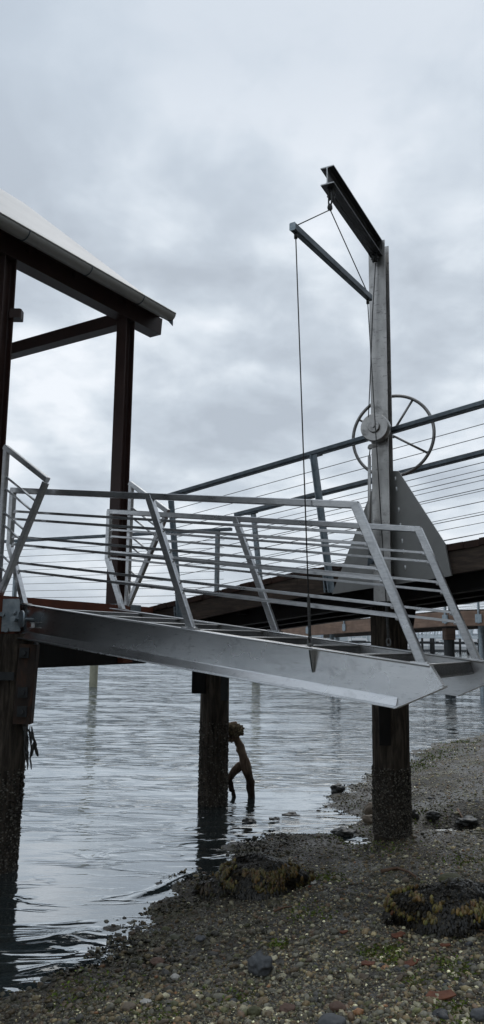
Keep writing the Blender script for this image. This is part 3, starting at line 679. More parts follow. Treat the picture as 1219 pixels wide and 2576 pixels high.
# ---------------------------------------------------------------- davit crane
CA = Vector((-0.453, -0.892, 0)).normalized(); CS = Vector((0.892, -0.453, 0)).normalized(); ZT = 5.91
cp = Vector((1.335, 7.265, 0))
def Cp(z, a=0.0, s=0.0): return Vector((cp.x, cp.y, z)) + CA * a + CS * s
crane = empty('davit_crane', Cp(2.45), 'tall grey metal davit crane with a drum and big handwheel, bolted to the ramp side', 'crane')
b = MB(); b.ibeam(Cp(2.36), Cp(ZT), 0.165, 0.15, 0.012, 0.010, CA); post = b.build('post', M['crane'], crane)
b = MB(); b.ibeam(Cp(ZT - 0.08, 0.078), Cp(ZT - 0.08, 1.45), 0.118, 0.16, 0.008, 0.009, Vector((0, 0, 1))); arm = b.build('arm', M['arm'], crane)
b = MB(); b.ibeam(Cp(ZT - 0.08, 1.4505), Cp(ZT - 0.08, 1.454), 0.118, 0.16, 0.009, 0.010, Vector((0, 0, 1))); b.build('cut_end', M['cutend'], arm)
b = MB(); b.prism([Cp(ZT - 0.10, 0.08, 0.052), Cp(ZT - 0.01, 0.08, 0.052), Cp(ZT - 0.01, 0.1, 0.052)], CS * 0.006); b.bar(Cp(ZT - 0.16, 0.078), Cp(ZT - 0.16, 0.16), 0.12, 0.01); b.build('knee_weld', M['arm'], arm)
# gusset plates lie against the ramp side
def Gp(t, h, j=-0.055): return Q(t, j, h)
b = MB(); b.prism([Gp(0.15, -1.49), Gp(0.84, -1.49), Gp(0.84, -0.50), Gp(0.73, -0.52)], rw * 0.012)
b.build('gusset_plate', M['gusset'], crane)
b = MB(); b.prism([Gp(0.86, -1.49), Gp(1.43, -1.49), Gp(1.405, -1.20), Gp(1.02, -0.43), Gp(0.90, -0.40)], rw * 0.012)
b.prism([Gp(1.40, -1.49, -0.057), Gp(1.435, -1.49, -0.057), Gp(1.41, -1.20, -0.057), Gp(1.385, -1.20, -0.057)], rw * -0.02)
b.build('gusset_plate', M['gusset'], crane)
for h in (-0.5, -0.6, -0.8, -0.95, -1.1, -1.2, -1.35):
    b = MB(); b.tube([Gp(0.985, h + 0.02, -0.062), Gp(0.985, h - 0.02, -0.062)], 0.007, 6); b.build('weld_bead', M['cutend'], crane)
# drum, axle, handwheel
dc = Cp(3.98, 0.19, -0.015)
def disc(b, a0, a1, r, r2=None):
    pts = [dc + CA * a0, dc + CA * (a0 + 0.006), dc + CA * (a1 - 0.006), dc + CA * a1]; b.tube(pts, [r - 0.006, r, r, r - 0.006], 40)
b = MB(); disc(b, -0.10, 0.01, 0.134); drum = b.build('cable_drum', M['crane'], crane)
b = MB(); disc(b, 0.011, 0.035, 0.056); b.tube([dc + CA * 0.036, dc + CA * 0.05], 0.012, 6); b.build('drum_hub', M['crane'], drum)
wc = dc - CA * 0.66 + CS * -0.012 + Vector((0, 0, 0.075))
b = MB(); b.tube([dc - CA * 0.06, wc - CA * 0.03], 0.018, 12); b.build('axle', M['darkbar'], crane)
RR = 0.42
b = MB(); pts = [wc + (CS * math.cos(a) + Vector((0, 0, 1)) * math.sin(a)) * RR for a in np.linspace(0, 2 * math.pi, 64, endpoint=False)]
b.tube(pts, 0.017, 10, closed=True); wheel = b.build('handwheel', M['wheel'], crane)
for a in (59, 149, 239, 329):
    v = CS * math.cos(R(a)) + Vector((0, 0, 1)) * math.sin(R(a)); b = MB(); b.tube([wc + v * 0.03 + CA * 0.05, wc + v * (RR - 0.012)], 0.012, 8); b.build('spoke', M['wheel'], wheel)
# pulleys
def pulley(a):
    b = MB()
    for s in (-0.022, 0.022): b.prism([Cp(ZT - 0.165, a - 0.03, s), Cp(ZT - 0.165, a + 0.03, s), Cp(ZT - 0.25, a + 0.015, s), Cp(ZT - 0.25, a - 0.015, s)], CS * 0.006)
    b.tube([Cp(ZT - 0.215, a, -0.014), Cp(ZT - 0.215, a, 0.016)], 0.034, 16); b.tube([Cp(ZT - 0.215, a, -0.035), Cp(ZT - 0.215, a, 0.04)], 0.008, 8)
    return b.build('pulley', M['rope'], crane)
pulley(0.14); pulley(1.36)
b = MB(); b.tube([Cp(ZT - 0.25, 0.115, -0.0), at(938, 786, 7.14), at(931, 975, 7.12), at(927.5, 1050, 7.12)], 0.005, 6)
b.tube([Cp(ZT - 0.182, 0.14), Cp(ZT - 0.182, 1.36)], 0.005, 6)
b.build('hoist_cable', M['rope'], crane)
# gas strut beside the post
b = MB(); pA = at(932, 1124, 7.08); pB = at(930, 1148, 7.08); pC = at(930, 1405, 7.1)
b.tube([pA, pB], 0.006, 8); b.tube([pB, pC], 0.015, 12); b.bar(pA + Vector((-0.01, 0, 0)), pA + Vector((0.07, 0.02, 0.02)), 0.025, 0.03); b.tube([pA + Vector((0, -0.02, 0)), pA + Vector((0, 0.03, 0))], 0.022, 10)
b.build('locking_strut', M['crane'], crane)
b = MB(); c = at(936, 1413, 7.08); b.tube([c + Vector((-0.02, -0.02, 0)), c + Vector((0.03, 0.03, 0))], 0.026, 10); b.bar(c + Vector((-0.03, 0.01, -0.04)), c + Vector((-0.02, 0.01, 0.05)), 0.02, 0.02); b.build('shackle', M['darkbar'], crane)

# ---------------------------------------------------------------- spreader bar with slings, hanging from the arm
sA = at(737, 570, 5.55); sB = at(931, 745, 6.8); sB.z = sA.z; hook = Cp(5.585, 1.385)
spr = empty('spreader_bar', hook, 'dark steel spreader bar hanging from the crane arm, its two long cables holding the gangway', 'spreader bar')
b = MB(); b.bar(sA, sB, 0.05, 0.062); bar_ = b.build('bar', M['darkbar'], spr)
sdv = (sB - sA).normalized()
b = MB(); b.bar(sA - sdv * 0.006, sA - sdv * 0.001, 0.052, 0.064); b.build('end_cap', M['galv'], bar_)
for p, e in ((sA + sdv * 0.05, 0), (sB - sdv * 0.05, 1)):
    b = MB(); b.tube([hook + Vector((0, 0, -0.03)), p + Vector((0, 0, 0.03))], 0.005, 6); b.build('sling', M['rope'], spr)
    b = MB(); b.tube([p + Vector((0, 0, -0.03)), p + Vector((0, 0, -0.075))], 0.014, 8); b.build('eye_bolt', M['rope'], bar_)
lugN = G(2.93, 0) - wv * 0.085 + Vector((0, 0, 0.02)); lugF = G(2.93, GW) + wv * 0.085 + Vector((0, 0, 0.02))
for p, l in ((sA + sdv * 0.05, lugN), (sB - sdv * 0.05, lugF)):
    tp = p + Vector((0, 0, -0.07)); dv = (tp - l).normalized(); e1 = l + dv * 0.06
    b = MB(); b.tube([tp, e1 + dv * 0.30], 0.0048, 6)
    b.tube([e1 + dv * 0.30, e1 + dv * 0.26, e1 + dv * 0.02, e1], [0.005, 0.012, 0.011, 0.012], 8); b.build('drop_cable', M['rope'], spr)
    b = MB(); ring = []
    for a in np.linspace(0, 2 * math.pi, 20, endpoint=False): ring.append(l + dv * (0.025 + 0.034 * math.sin(a)) + d * 0.018 * math.cos(a))
    b.tube(ring, 0.006, 6, closed=True); b.tube([l - wv * 0.03, l + wv * 0.03], 0.010, 8); b.build('shackle', M['cable'], spr)
b = MB()
def link(b, c, hgt, wd, rot, r):
    v = Vector((math.cos(rot), math.sin(rot), 0)); b.tube([c + Vector((0, 0, 1)) * (hgt / 2 * math.sin(a)) + v * wd / 2 * math.copysign(abs(math.cos(a)) ** 0.5, math.cos(a)) for a in np.linspace(0, 2 * math.pi, 20, endpoint=False)], r, 6, closed=True)
link(b, hook + Vector((0, 0, 0.155)), 0.10, 0.035, 0.5, 0.007); link(b, hook + Vector((0, 0, 0.07)), 0.13, 0.05, 2.0, 0.007)
b.blob(hook + Vector((0, 0, -0.01)), (0.022, 0.022, 0.03), 0.2, 2); b.tube([hook + Vector((0, 0, 0.02)), hook + Vector((0, 0, 0))], 0.014, 8)
b.build('hook_chain', M['rope'], spr)

# ---------------------------------------------------------------- roofed shelter
B0 = Vector((-2.41, 7.58, 0)); bd = Vector((0.545, 0.838, 0)).normalized(); bo = Vector((0.838, -0.545, 0)).normalized()
def Sh(s, o=0.0, z=0.0): p = B0 + bd * s + bo * o; return Vector((p.x, p.y, z))
shel = empty('shelter', Sh(0.9, -1.5, PZ), 'open shelter with dark brown posts and a pale metal roof at the upper left', 'shelter')
for s_ in (0.0, 1.76):
    s_ = s_ - 0.09 if s_ < 1 else s_
    for o_ in (0.0, -3.0):
        if s_ > 1 and o_ < -1: continue
        b = MB(); b.ibeam(Sh(s_, o_, PZ + 0.005), Sh(s_, o_, 5.83), 0.155, 0.155, 0.014, 0.012, bd)
        p_ = b.build('post', M['postpaint'], shel)
        c = MB(); c.bar(Sh(s_, o_, PZ + 0.008) - bd * 0.13, Sh(s_, o_, PZ + 0.008) + bd * 0.13, 0.26, 0.014); c.build('base_plate', M['galv'], p_)
b = MB(); b.hexa([Sh(-4, -0.09, 5.83), Sh(2.33, -0.09, 5.83), Sh(2.33, 0.09, 5.83), Sh(-4, 0.09, 5.83), Sh(-4, -0.09, 6.05), Sh(2.35, -0.09, 6.05), Sh(2.35, 0.09, 6.05), Sh(-4, 0.09, 6.05)])
b.build('eave_beam', M['postpaint'], shel)
b = MB(); b.hexa([Sh(-9, -0.07, 6.055), Sh(2.24, -0.07, 6.055), Sh(2.24, 0.172, 6.02), Sh(-9, 0.172, 6.02), Sh(-9, -0.07, 6.12), Sh(2.24, -0.07, 6.12), Sh(2.24, 0.172, 6.075), Sh(-9, 0.172, 6.075)])
b.build('soffit_board', M['postpaint'], shel)
b = MB(); b.hexa([Sh(1.70, -0.10, 5.78), Sh(1.86, -0.10, 5.78), Sh(1.86, -6.0, 5.78), Sh(1.70, -6.0, 5.78), Sh(1.70, -0.10, 5.94), Sh(1.86, -0.10, 5.94), Sh(1.86, -6.0, 5.94), Sh(1.70, -6.0, 5.94)])
b.build('cross_beam', M['postpaint'], shel)
for s_ in (-1.8, -0.95, 0.08, 0.75, 1.6):
    b = MB(); b.hexa([Sh(s_, 0.14, 5.93), Sh(s_ + 0.09, 0.14, 5.93), Sh(s_ + 0.09, -2.6, 8.24), Sh(s_, -2.6, 8.24), Sh(s_, 0.14, 6.05), Sh(s_ + 0.09, 0.14, 6.05), Sh(s_ + 0.09, -2.6, 8.40), Sh(s_, -2.6, 8.40)])
    b.build('rafter', M['postpaint'], shel)
# roof: eave at o=.22 rising to the ridge
def Rf(s, q, h=0): o_ = 0.24 - 2.85 * q; return Sh(s, o_, 6.07 + 2.40 * q + h)
b = MB(); b.hexa([Rf(-9, 0), Rf(2.27, 0), Rf(2.27, 1), Rf(-9, 1), Rf(-9, 0, 0.012), Rf(2.27, 0, 0.012), Rf(2.27, 1, 0.012), Rf(-9, 1, 0.012)])
def Rb(s, q, h=0): o_ = -2.61 - 2.85 * q; return Sh(s, o_, 8.47 - 2.40 * q + h)
b.hexa([Rb(-9, 0), Rb(2.27, 0), Rb(2.27, 1), Rb(-9, 1), Rb(-9, 0, 0.012), Rb(2.27, 0, 0.012), Rb(2.27, 1, 0.012), Rb(-9, 1, 0.012)])
roof = b.build('roof', M['roof'], shel)
b = MB(); b.bar(Sh(-9, 0.185, 6.04), Sh(2.25, 0.185, 6.04), 0.02, 0.08)
b.build('eave_trim', M['gutter'], shel)
gl_ = MB(); prof = [(0.084 * math.cos(a), 0.084 * math.sin(a)) for a in np.linspace(math.pi, 2 * math.pi, 13)]
inn = [(0.079 * math.cos(a), 0.079 * math.sin(a)) for a in np.linspace(2 * math.pi, math.pi, 13)]
loop = prof + inn; gz = 6.04; go = 0.275
vs = [Sh(s, go + x, gz + y) for s in (-9, 2.28) for x, y in loop]; n_ = len(loop)
gl_.add(vs, [(i, (i + 1) % n_, n_ + (i + 1) % n_, n_ + i) for i in range(n_)], True)
cap = [Sh(2.28, go + x, gz + y) for x, y in prof]; gl_.prism(cap, bd * 0.006)
gl_.tube([Sh(-9, go + 0.084, gz), Sh(2.28, go + 0.084, gz)], 0.010, 8)
gut = gl_.build('gutter', M['gutter'], shel)
for s_ in (-1.0, -0.11, 0.79, 1.67):
    b = MB(); b.tube([Sh(s_, go + 0.088 * math.cos(a), gz + 0.088 * math.sin(a)) for a in np.linspace(math.pi, 2 * math.pi, 12)], 0.006, 6)
    b.build('gutter_bracket', M['darkbar'], gut)
b = MB(); b.prism([Sh(2.22, go - 0.02, gz - 0.07), Sh(2.28, go + 0.03, gz - 0.065), Sh(2.28, go + 0.03, gz - 0.15)], bd * 0.02); b.build('drip_spout', M['darkbar'], gut)
b = MB(); b.hexa([Sh(-9, -0.35, PZ), Sh(-0.95, -0.35, PZ), Sh(-0.95, -0.27, PZ), Sh(-9, -0.27, PZ), Sh(-9, -0.35, 6.02), Sh(-0.95, -0.35, 6.02), Sh(-0.95, -0.27, 6.02), Sh(-9, -0.27, 6.02)])
b.build('reflection_wall', M['greypile'], shel)  # out-of-view panel, added so the gangway metal mirrors something dark
b = MB(); b.bar(Sh(0.03, 0.06, 5.20), Sh(0.03, 0.06, 5.30), 0.13, 0.12); b.build('conduit_box', M['postpaint'], shel)

# ---------------------------------------------------------------- piles
def pile(x, y, z0, z1, r, name, mat, label, cat='pile', lean=(0, 0), seed=1, taper=0.0, nseg=24):
    b = MB(); K = 26; pts = []; n = nseg; vsx = []
    for i in range(K):
        f = i / (K - 1); z = z0 + (z1 - z0) * f; rr = r * (1 - taper * f)
        for k in range(n):
            a = 2 * math.pi * k / n; v = Vector((math.cos(a), math.sin(a), 0))
            q = rr * (1 + 0.05 * noise.noise(Vector((v.x * 1.3, v.y * 1.3, z * 0.9 + seed * 5))) + 0.025 * noise.noise(Vector((v.x * 5, v.y * 5, z * 0.6 + seed))))
            vsx.append(Vector((x + lean[0] * (z - z0), y + lean[1] * (z - z0), z)) + v * q)
    b.add(vsx, [(i * n + k, i * n + (k + 1) % n, (i + 1) * n + (k + 1) % n, (i + 1) * n + k) for i in range(K - 1) for k in range(n)], True)
    b.add(vsx[-n:], [tuple(range(n))])
    o = b.build(name, mat, None, (x, y, z0)); tag(o, label, cat); return o
def barnacles(parent, x, y, r, z0, z1, n, lean=(0, 0)):
    a = rng.uniform(math.pi, 2 * math.pi, n); a = np.where(rng.random(n) < 0.25, rng.uniform(0, math.pi, n), a)
    z = z0 + (z1 - z0) * rng.random(n) ** 1.3; rr = r * rng.uniform(0.98, 1.02, n)
    P = np.stack([x + lean[0] * (z - z0) + rr * np.cos(a), y + rr * np.sin(a), z], -1)
    s = rng.uniform(0.004, 0.010, n); S = np.stack([s, s, s * rng.uniform(0.8, 1.6, n)], -1)
    Z = np.stack([np.cos(a), np.sin(a), rng.uniform(-.3, .3, n)], -1)
    pal = np.array([[.17, .155, .13], [.08, .072, .06], [.28, .26, .22], [.04, .036, .03]])
    C = pal[rng.choice(4, n, p=[.3, .35, .1, .25])] * rng.uniform(.7, 1.2, (n, 1))
    o = swarm('barnacles', ic_v, ic_f, P, S, frames(Z), C, M['barnacle'], parent); tag(o, kind='stuff'); return o
pc = at(8, 1850, 7.2)
p1 = pile(pc.x - 0.055, 7.2, -1.5, 2.02, 0.20, 'timber_pile', M['pile'], 'thick dark timber pile at the left frame edge with a rusty bolted channel', lean=(0.028, 0), seed=1)
barnacles(p1, pc.x - 0.015, 7.2, 0.20, -0.02, 0.85, 2600, lean=(0.028, 0))
b = MB(); cA = at(54, 1640, 6.98); cB = at(54, 1822, 6.98)
b.bar(Vector((cB.x, 6.99, cB.z)), Vector((cB.x + 0.02, 6.99, 1.93)), 0.15, 0.02, (0, 1, 0)); b.bar(Vector((cB.x - 0.072, 7.04, cB.z)), Vector((cB.x - 0.052, 7.04, 1.93)), 0.012, 0.10, (0, 1, 0)); b.bar(Vector((cB.x + 0.072, 7.04, cB.z)), Vector((cB.x + 0.092, 7.04, 1.93)), 0.012, 0.10, (0, 1, 0))
ch_ = b.build('steel_channel', M['rust'], p1)
for px, py in ((62, 1642), (58, 1742), (56, 1790)):
    c = at(px, py, 6.965); b = MB(); b.bar(c + Vector((0, 0, -0.045)), c + Vector((0, 0, 0.045)), 0.085, 0.016, (0, 1, 0)); b.tube([c, c + Vector((0, -0.035, 0))], 0.022, 8)
    b.build('bolt_plate', M['greypile'], ch_)
b = MB(); c = at(10, 1701, 6.98); b.bar(c + Vector((-0.12, 0, 0)), c + Vector((0.09, 0, 0)), 0.02, 0.07); b.build('strap', M['greypile'], p1)
kel = MB()
for q in range(9):
    p = at(70, 1828, 6.97) + Vector((random.uniform(-0.05, 0.05), random.uniform(-.02, .02), 0)); pts = []
    L = random.choice((0.1, 0.15, 0.25, 0.36)); x_ = 0
    for i in range(9): x_ += random.uniform(-0.012, 0.012); pts.append(p + Vector((x_ + 0.04 * i / 8, random.uniform(-.008, .008), -L * i / 8)))
    kel.tube(pts, [0.004 + 0.008 * math.sin(math.pi * min(1, i / 8) ** 1.2) * random.uniform(.5, 1.3) for i in range(9)], 5)
kel.build('x', M['darkstone']); ko = bpy.data.objects['x']; ko.name = 'hanging_kelp'; tag(ko, 'dark shrivelled strand of kelp hanging from the rusty channel on the left pile', 'kelp')
p2 = pile(-0.315, 10.0, -1.5, 2.15, 0.178, 'timber_pile', M['pile'], 'black timber pile standing in the water in the middle beside the driftwood root', seed=2)
barnacles(p2, -0.315, 10.0, 0.18, 0.0, 1.0, 1500)
b = MB(); b.bar(Vector((-0.51, 9.86, 1.33)), Vector((-0.51, 9.86, 2.1)), 0.17, 0.07, (0, 1, 0)); b.build('side_board', M['blackwood'], p2)
b = MB(); b.bar(Vector((-0.19, 9.84, 1.25)), Vector((-0.19, 9.84, 2.1)), 0.09, 0.04, (0, 1, 0)); b.build('wood_strip', M['greypile'], p2)
p3 = pile(1.50, 7.98, -0.3, 2.5, 0.180, 'timber_pile', M['pile'], 'black barnacled timber pile rising from the beach under the crane', seed=3, taper=-0.02)
barnacles(p3, 1.50, 7.98, 0.182, 0.15, 0.78, 4200)
b = MB(); b.hexa([Vector((1.40, 7.86, 1.95)), Vector((1.72, 7.86, 2.10)), Vector((1.72, 8.1, 2.10)), Vector((1.40, 8.1, 1.95)), Vector((1.32, 7.86, 2.58)), Vector((1.80, 7.86, 2.58)), Vector((1.80, 8.1, 2.58)), Vector((1.32, 8.1, 2.58))])
b.build('bolster', M['blackwood'], p3)
b = MB(); b.bar(Vector((1.41, 7.80, 1.0)), Vector((1.41, 7.80, 1.52)), 0.11, 0.03, (0, 1, 0)); b.build('side_board', M['blackwood'], p3)
q = atz(235, 1728, 0); a_ = pile(q.x, q.y, -2, 2.2, 0.17, 'concrete_pile', M['concrete'], 'pale far pile in the water under the left landing', seed=4)
q = atz(645, 1716, 0); a_ = pile(q.x, q.y, -2, 2.4, 0.19, 'concrete_pile', M['concrete'], 'pale far pile in the water right of the black middle pile', seed=5)

# driftwood root caught against the middle pile
b = MB()
def pth(pts, rs, n=10):
    P = [at(x, y, D) for x, y, D in pts]; 
    # refine
    Q_ = []; Rr = []
    for i in range(len(P) - 1):
        for k in range(4):
            f = k / 4; Q_.append(P[i].lerp(P[i + 1], f) + Vector((random.uniform(-.006, .006),) * 3)); Rr.append((rs[i] * (1 - f) + rs[i + 1] * f) * random.uniform(.88, 1.12))
    Q_.append(P[-1]); Rr.append(rs[-1]); b.tube(Q_, Rr, n)
pth([(568, 1834, 10.2), (584, 1838, 10.2), (598, 1862, 10.25), (610, 1893, 10.3), (621, 1930, 10.35), (630, 1968, 10.4), (634, 2025, 10.45)], [.055, .068, .052, .058, .066, .052, .040])
pth([(620, 1918, 10.32), (606, 1926, 10.36), (590, 1940, 10.4), (578, 1958, 10.42), (584, 1985, 10.44), (592, 2012, 10.45)], [.05, .055, .05, .045, .032, .022])
pth([(574, 1826, 10.18), (590, 1822, 10.2), (604, 1834, 10.2), (612, 1848, 10.2)], [.03, .042, .04, .022])
pth([(572, 1858, 10.18), (584, 1862, 10.2), (594, 1852, 10.22)], [.035, .03, .04])

rt = b.build('driftwood_root', drift_mat()); tag(rt, 'forked brown driftwood root leaning in the water against the middle pile', 'driftwood')
n = 380; cc0 = np.array(at(592, 1836, 10.15)); P = rng.normal(0, 1, (n, 3)); P = cc0 + P / np.linalg.norm(P, axis=1, keepdims=True) * [0.11, 0.07, 0.075] * rng.uniform(.7, 1.05, (n, 1)); s = rng.uniform(.008, .015, n)
o = swarm('mussel_crust', ic_v, ic_f, P, np.stack([s, s, s * 1.3], -1), rots(n, 1), np.array([[.20, .16, .10]]) * rng.uniform(.4, 1.8, (n, 1)), M['barnacle'], rt); tag(o, kind='stuff')

# ---------------------------------------------------------------- rocks, shells and bits on the beach
def rock(px, py, wpx, hpx, mat, label, cat='stone', name='stone', seed=0, amp=0.3, sink=0.3, z=None, deep=1.0):
    p = on_beach(px, py + hpx * 0.35); D = p.y; k = D / FPX * 1.03; rx = wpx * k / 2; rz = hpx * k / 2 * 0.95
    b = MB(); b.blob((p.x, p.y, p.z + rz * (1 - sink)), (rx, rx * 0.85 * deep, rz), amp, 3, seed, scale=1.1)
    return tag(b.build(name, mat), label, cat)
rock(657, 2430, 56, 50, M['graystone'], 'large blue grey stone alone on the gravel near the bottom centre', seed=3, amp=0.45)
rock(933, 2038, 34, 30, M['tanstone'], 'upper of two pale tan boulders leaning on the crane pile', seed=5)
rock(930, 2062, 34, 24, M['tanstone'], 'lower, darker tan boulder at the foot of the crane pile', seed=6)
rock(850, 1986, 30, 22, M['darkstone'], 'dark square rock standing in shallow water left of the crane pile', 'rock', 'rock', seed=7, amp=0.6)
rock(628, 2072, 27, 22, M['darkstone'], 'dark rock in the water below the driftwood root', 'rock', 'rock', seed=8, amp=0.6)
rock(693, 2064, 24, 14, M['darkstone'], 'low dark rock in the water between the driftwood and the shore', 'rock', 'rock', seed=9, amp=0.6)
rock(736, 2052, 34, 13, M['darkstone'], 'flat weedy rock at the water edge left of the tan boulders', 'rock', 'rock', seed=10, amp=0.7)
rock(867, 2096, 50, 22, M['darkstone'], 'flat dark rock in the puddle just left of the crane pile foot', 'rock', 'rock', seed=11, amp=0.6)
rock(1040, 2050, 22, 26, M['darkstone'], 'small black rock touching the right side of the crane pile', 'rock', 'rock', seed=12, amp=0.5)
rock(1180, 2066, 46, 20, M['darkstone'], 'wide black rock at the right edge beside a pale stick', 'rock', 'rock', seed=13, amp=0.5)
rock(1090, 2052, 30, 20, M['darkstone'], 'black rock midway between the crane pile and the wide black rock', 'rock', 'rock', seed=14, amp=0.5)
rock(850, 2535, 38, 22, M['brownstone'], 'oval brown stone near the bottom edge right of centre', seed=15, amp=0.2)
rock(640, 2546, 32, 22, M['olivestone'], 'yellow olive stone at the bottom edge below the large grey stone', seed=16, amp=0.2)
rock(326, 2534, 30, 18, M['tanstone'], 'speckled tan stone at the lower left of the gravel', seed=17, amp=0.2)
rock(396, 2420, 30, 16, M['brownstone'], 'rust brown stone by the shallow water at the lower left', seed=18, amp=0.2)
rock(418, 2338, 20, 13, M['olivestone'], 'small olive stone at the shore below the left seaweed mound', seed=19, amp=0.2)
rock(1207, 2556, 40, 30, M['graystone'], 'dark grey stone cut by the bottom right frame edge', seed=20, amp=0.2)
rock(835, 2572, 62, 30, M['graystone'], 'wide blue grey stone half sunk at the bottom edge', seed=21, amp=0.2)
rock(1022, 2215, 18, 12, M['tanstone'], 'small pale tan stone on dark gravel right of the left seaweed mound', seed=22, amp=0.2)
rock(505, 2362, 26, 14, M['graystone'], 'flat pale grey stone just below the left seaweed mound', seed=23, amp=0.3)
rock(723, 2538, 36, 20, M['brownstone'], 'reddish brown stone between the olive stone and the oval brown stone', seed=24, amp=0.3)
rock(368, 2520, 26, 10, M['whiteshell'], 'white shell lying just above the speckled tan stone', 'shell', 'shell', seed=25, amp=0.3)
rock(442, 2458, 20, 12, M['whiteshell'], 'round white shell fragment left of the large grey stone', 'shell', 'shell', seed=26, amp=0.3)
rock(786, 2220, 22, 8, M['whiteshell'], 'flat white shell just right of the left seaweed mound', 'shell', 'shell', seed=27, amp=0.3)
def chip(px, py, wpx, mat, label, seed, cat='bark', name='bark_chip', ang=0.3):
    p = on_beach(px, py); k = p.y / FPX; L = wpx * k; random.seed(seed); b = MB(); a = ang
    u_ = Vector((math.cos(a), math.sin(a), 0.15)); v_ = Vector((-math.sin(a), math.cos(a), 0.1)); c = p + Vector((0, 0, 0.012))
    poly = [c - u_ * L * .5, c - u_ * L * .25 - v_ * L * .3, c + u_ * L * .2 - v_ * L * .22, c + u_ * L * .5 - v_ * L * .05, c + u_ * L * .35 + v_ * L * .3, c - u_ * L * .1 + v_ * L * .2, c - u_ * L * .35 + v_ * L * .3]
    b.prism(poly, (0, 0, 0.006)); return tag(b.build(name, mat), label, cat)
for i, (px, py, w_, lb) in enumerate([(1003, 2358, 36, 'orange bark chip at the lower left foot of the right seaweed mound'), (1121, 2384, 26, 'pale orange bark chip below the right seaweed mound'),
        (926, 2430, 38, 'curled orange bark chip left of the straight one on open gravel'), (1037, 2428, 40, 'pointed rust red bark chip lying on open gravel at the right'),
        (1110, 2512, 70, 'long rust red bark strip near the bottom right corner'), (866, 2350, 20, 'tiny orange bark chip left of the right seaweed mound'), (780, 2180 + 55, 10, 'orange scrap beside the white shell at the left seaweed mound')]):
    chip(px, py, w_, M['orangebark'], lb, i, ang=(0.3, -0.5, -0.8, 0.5, -0.2, 0.1, 0.2)[i])
def twig(pts, r, label, cat='twig', name='twig', mat=None):
    b = MB(); P = [on_beach(x, y) + Vector((0, 0, 0.02)) for x, y in pts]; b.tube(P, [r * (1 - .6 * i / len(P)) for i in range(len(P))], 6); return tag(b.build(name, mat or M['twig']), label, cat)
twig([(960, 2198), (1000, 2190), (1030, 2200), (1055, 2218)], 0.014, 'reddish bent twig on dark gravel above the right seaweed mound')
twig([(1152, 2040), (1162, 2058), (1175, 2085)], 0.014, 'short pale stick leaning on the wide black rock', 'stick', 'stick')
twig([(1160, 2325), (1185, 2345), (1219, 2350)], 0.010, 'thin brown twig at the right foot of the right seaweed mound')
twig([(690, 2300), (715, 2290), (735, 2288)], 0.008, 'thin pale twig right of centre on the gravel')

# rockweed mounds
blade_v = [(0, 0, 0), (0.5, 0, -0.4), (0.6, 0.05, -0.8), (0, 0.1, -1.0), (-0.6, 0.05, -0.8), (-0.5, 0, -0.4), (0, 0.18, -0.5)]
blade_f = [(0, 1, 6), (1, 2, 6), (2, 3, 6), (3, 4, 6), (4, 5, 6), (5, 0, 6)]
def mound(px, py, rx, ry, rz, label, nb, nf, seed, gold=(0.13, 0.095, 0.028), band=(0.1, 0.75)):
    p = on_beach(px, py); b = MB(); b.blob((p.x, p.y, p.z + rz * 0.25), (rx * 0.94, ry * 0.94, rz * 0.94), 0.3, 4, seed)
    o = b.build('seaweed_mound', M['darkstone']); tag(o, label, 'seaweed')
    def surf(n, lo, hi):
        a = rng.uniform(0, 2 * math.pi, n); e = np.arcsin(np.clip(rng.uniform(lo, hi, n), -1, 1))
        q = np.stack([np.cos(a) * np.cos(e), np.sin(a) * np.cos(e), np.sin(e)], -1)
        k = np.array([1 + 0.3 * noise.fractal(Vector(v) * 1.5 + Vector((seed * 3.1, seed, 0)), 1.0, 2.0, 4) for v in q])
        return q, np.stack([p.x + q[:, 0] * rx * k, p.y + q[:, 1] * ry * k, p.z + rz * 0.25 + q[:, 2] * rz * k], -1)
    q, P = surf(nf, -0.4, 1.0)
    top = np.clip(q[:, 2], 0, 1); hz = rng.normal(0, 1, (nf, 2)) * (top * .8)[:, None]
    Z = np.stack([-q[:, 0] * 0.30 + hz[:, 0], -q[:, 1] * 0.30 + hz[:, 1], 0.9 - 0.5 * top], -1) + rng.normal(0, .15, (nf, 3))
    s = rng.uniform(.006, .013, nf); S = np.stack([s, s, rng.uniform(.016, .042, nf)], -1)
    C = np.array([[.016, .013, .008]]) * rng.uniform(.4, 2.0, (nf, 1)); C[rng.random(nf) < .12] *= np.array([2.2, 2.0, 1.2])
    f1 = swarm('fronds', blade_v, blade_f, P + q * 0.012, S, frames(Z, q), C, M['weed'], o); tag(f1, kind='stuff')
    q, P = surf(nb, band[0], band[1]); keep = (q[:, 1] < 0.4)
    cl = np.array([noise.noise(Vector(v) * 3 + Vector((seed, 0, 2))) for v in q]); keep &= cl > -0.22 + 0.35 * rng.random(len(cl))
    q, P = q[keep], P[keep]; m_ = len(q); s = rng.uniform(.0075, .0135, m_)
    Z = np.stack([q[:, 0] * .35, q[:, 1] * .35, np.full(m_, -0.9)], -1) + rng.normal(0, .25, (m_, 3))
    C = np.array([gold]) * rng.uniform(.45, 1.6, (m_, 1)) * (1 + rng.normal(0, .12, (m_, 3)))
    f2 = swarm('bladders', ic1_v, ic1_f, P + q * 0.018, np.stack([s, s * .8, s * rng.uniform(1.4, 2.4, m_)], -1), frames(Z), C, M['weed'], o)
    tag(f2, 'golden olive air bladders', kind='stuff')
mound(655, 2236, 0.32, 0.28, 0.18, 'dark seaweed mound with golden bladders at the waterline, left of the two mounds', 1500, 9000, 2, gold=(0.105, 0.076, 0.024))
mound(556, 2245, 0.19, 0.17, 0.08, 'small black seaweed tuft joined to the water side of the left seaweed mound', 160, 3500, 5, gold=(0.05, 0.04, 0.02))
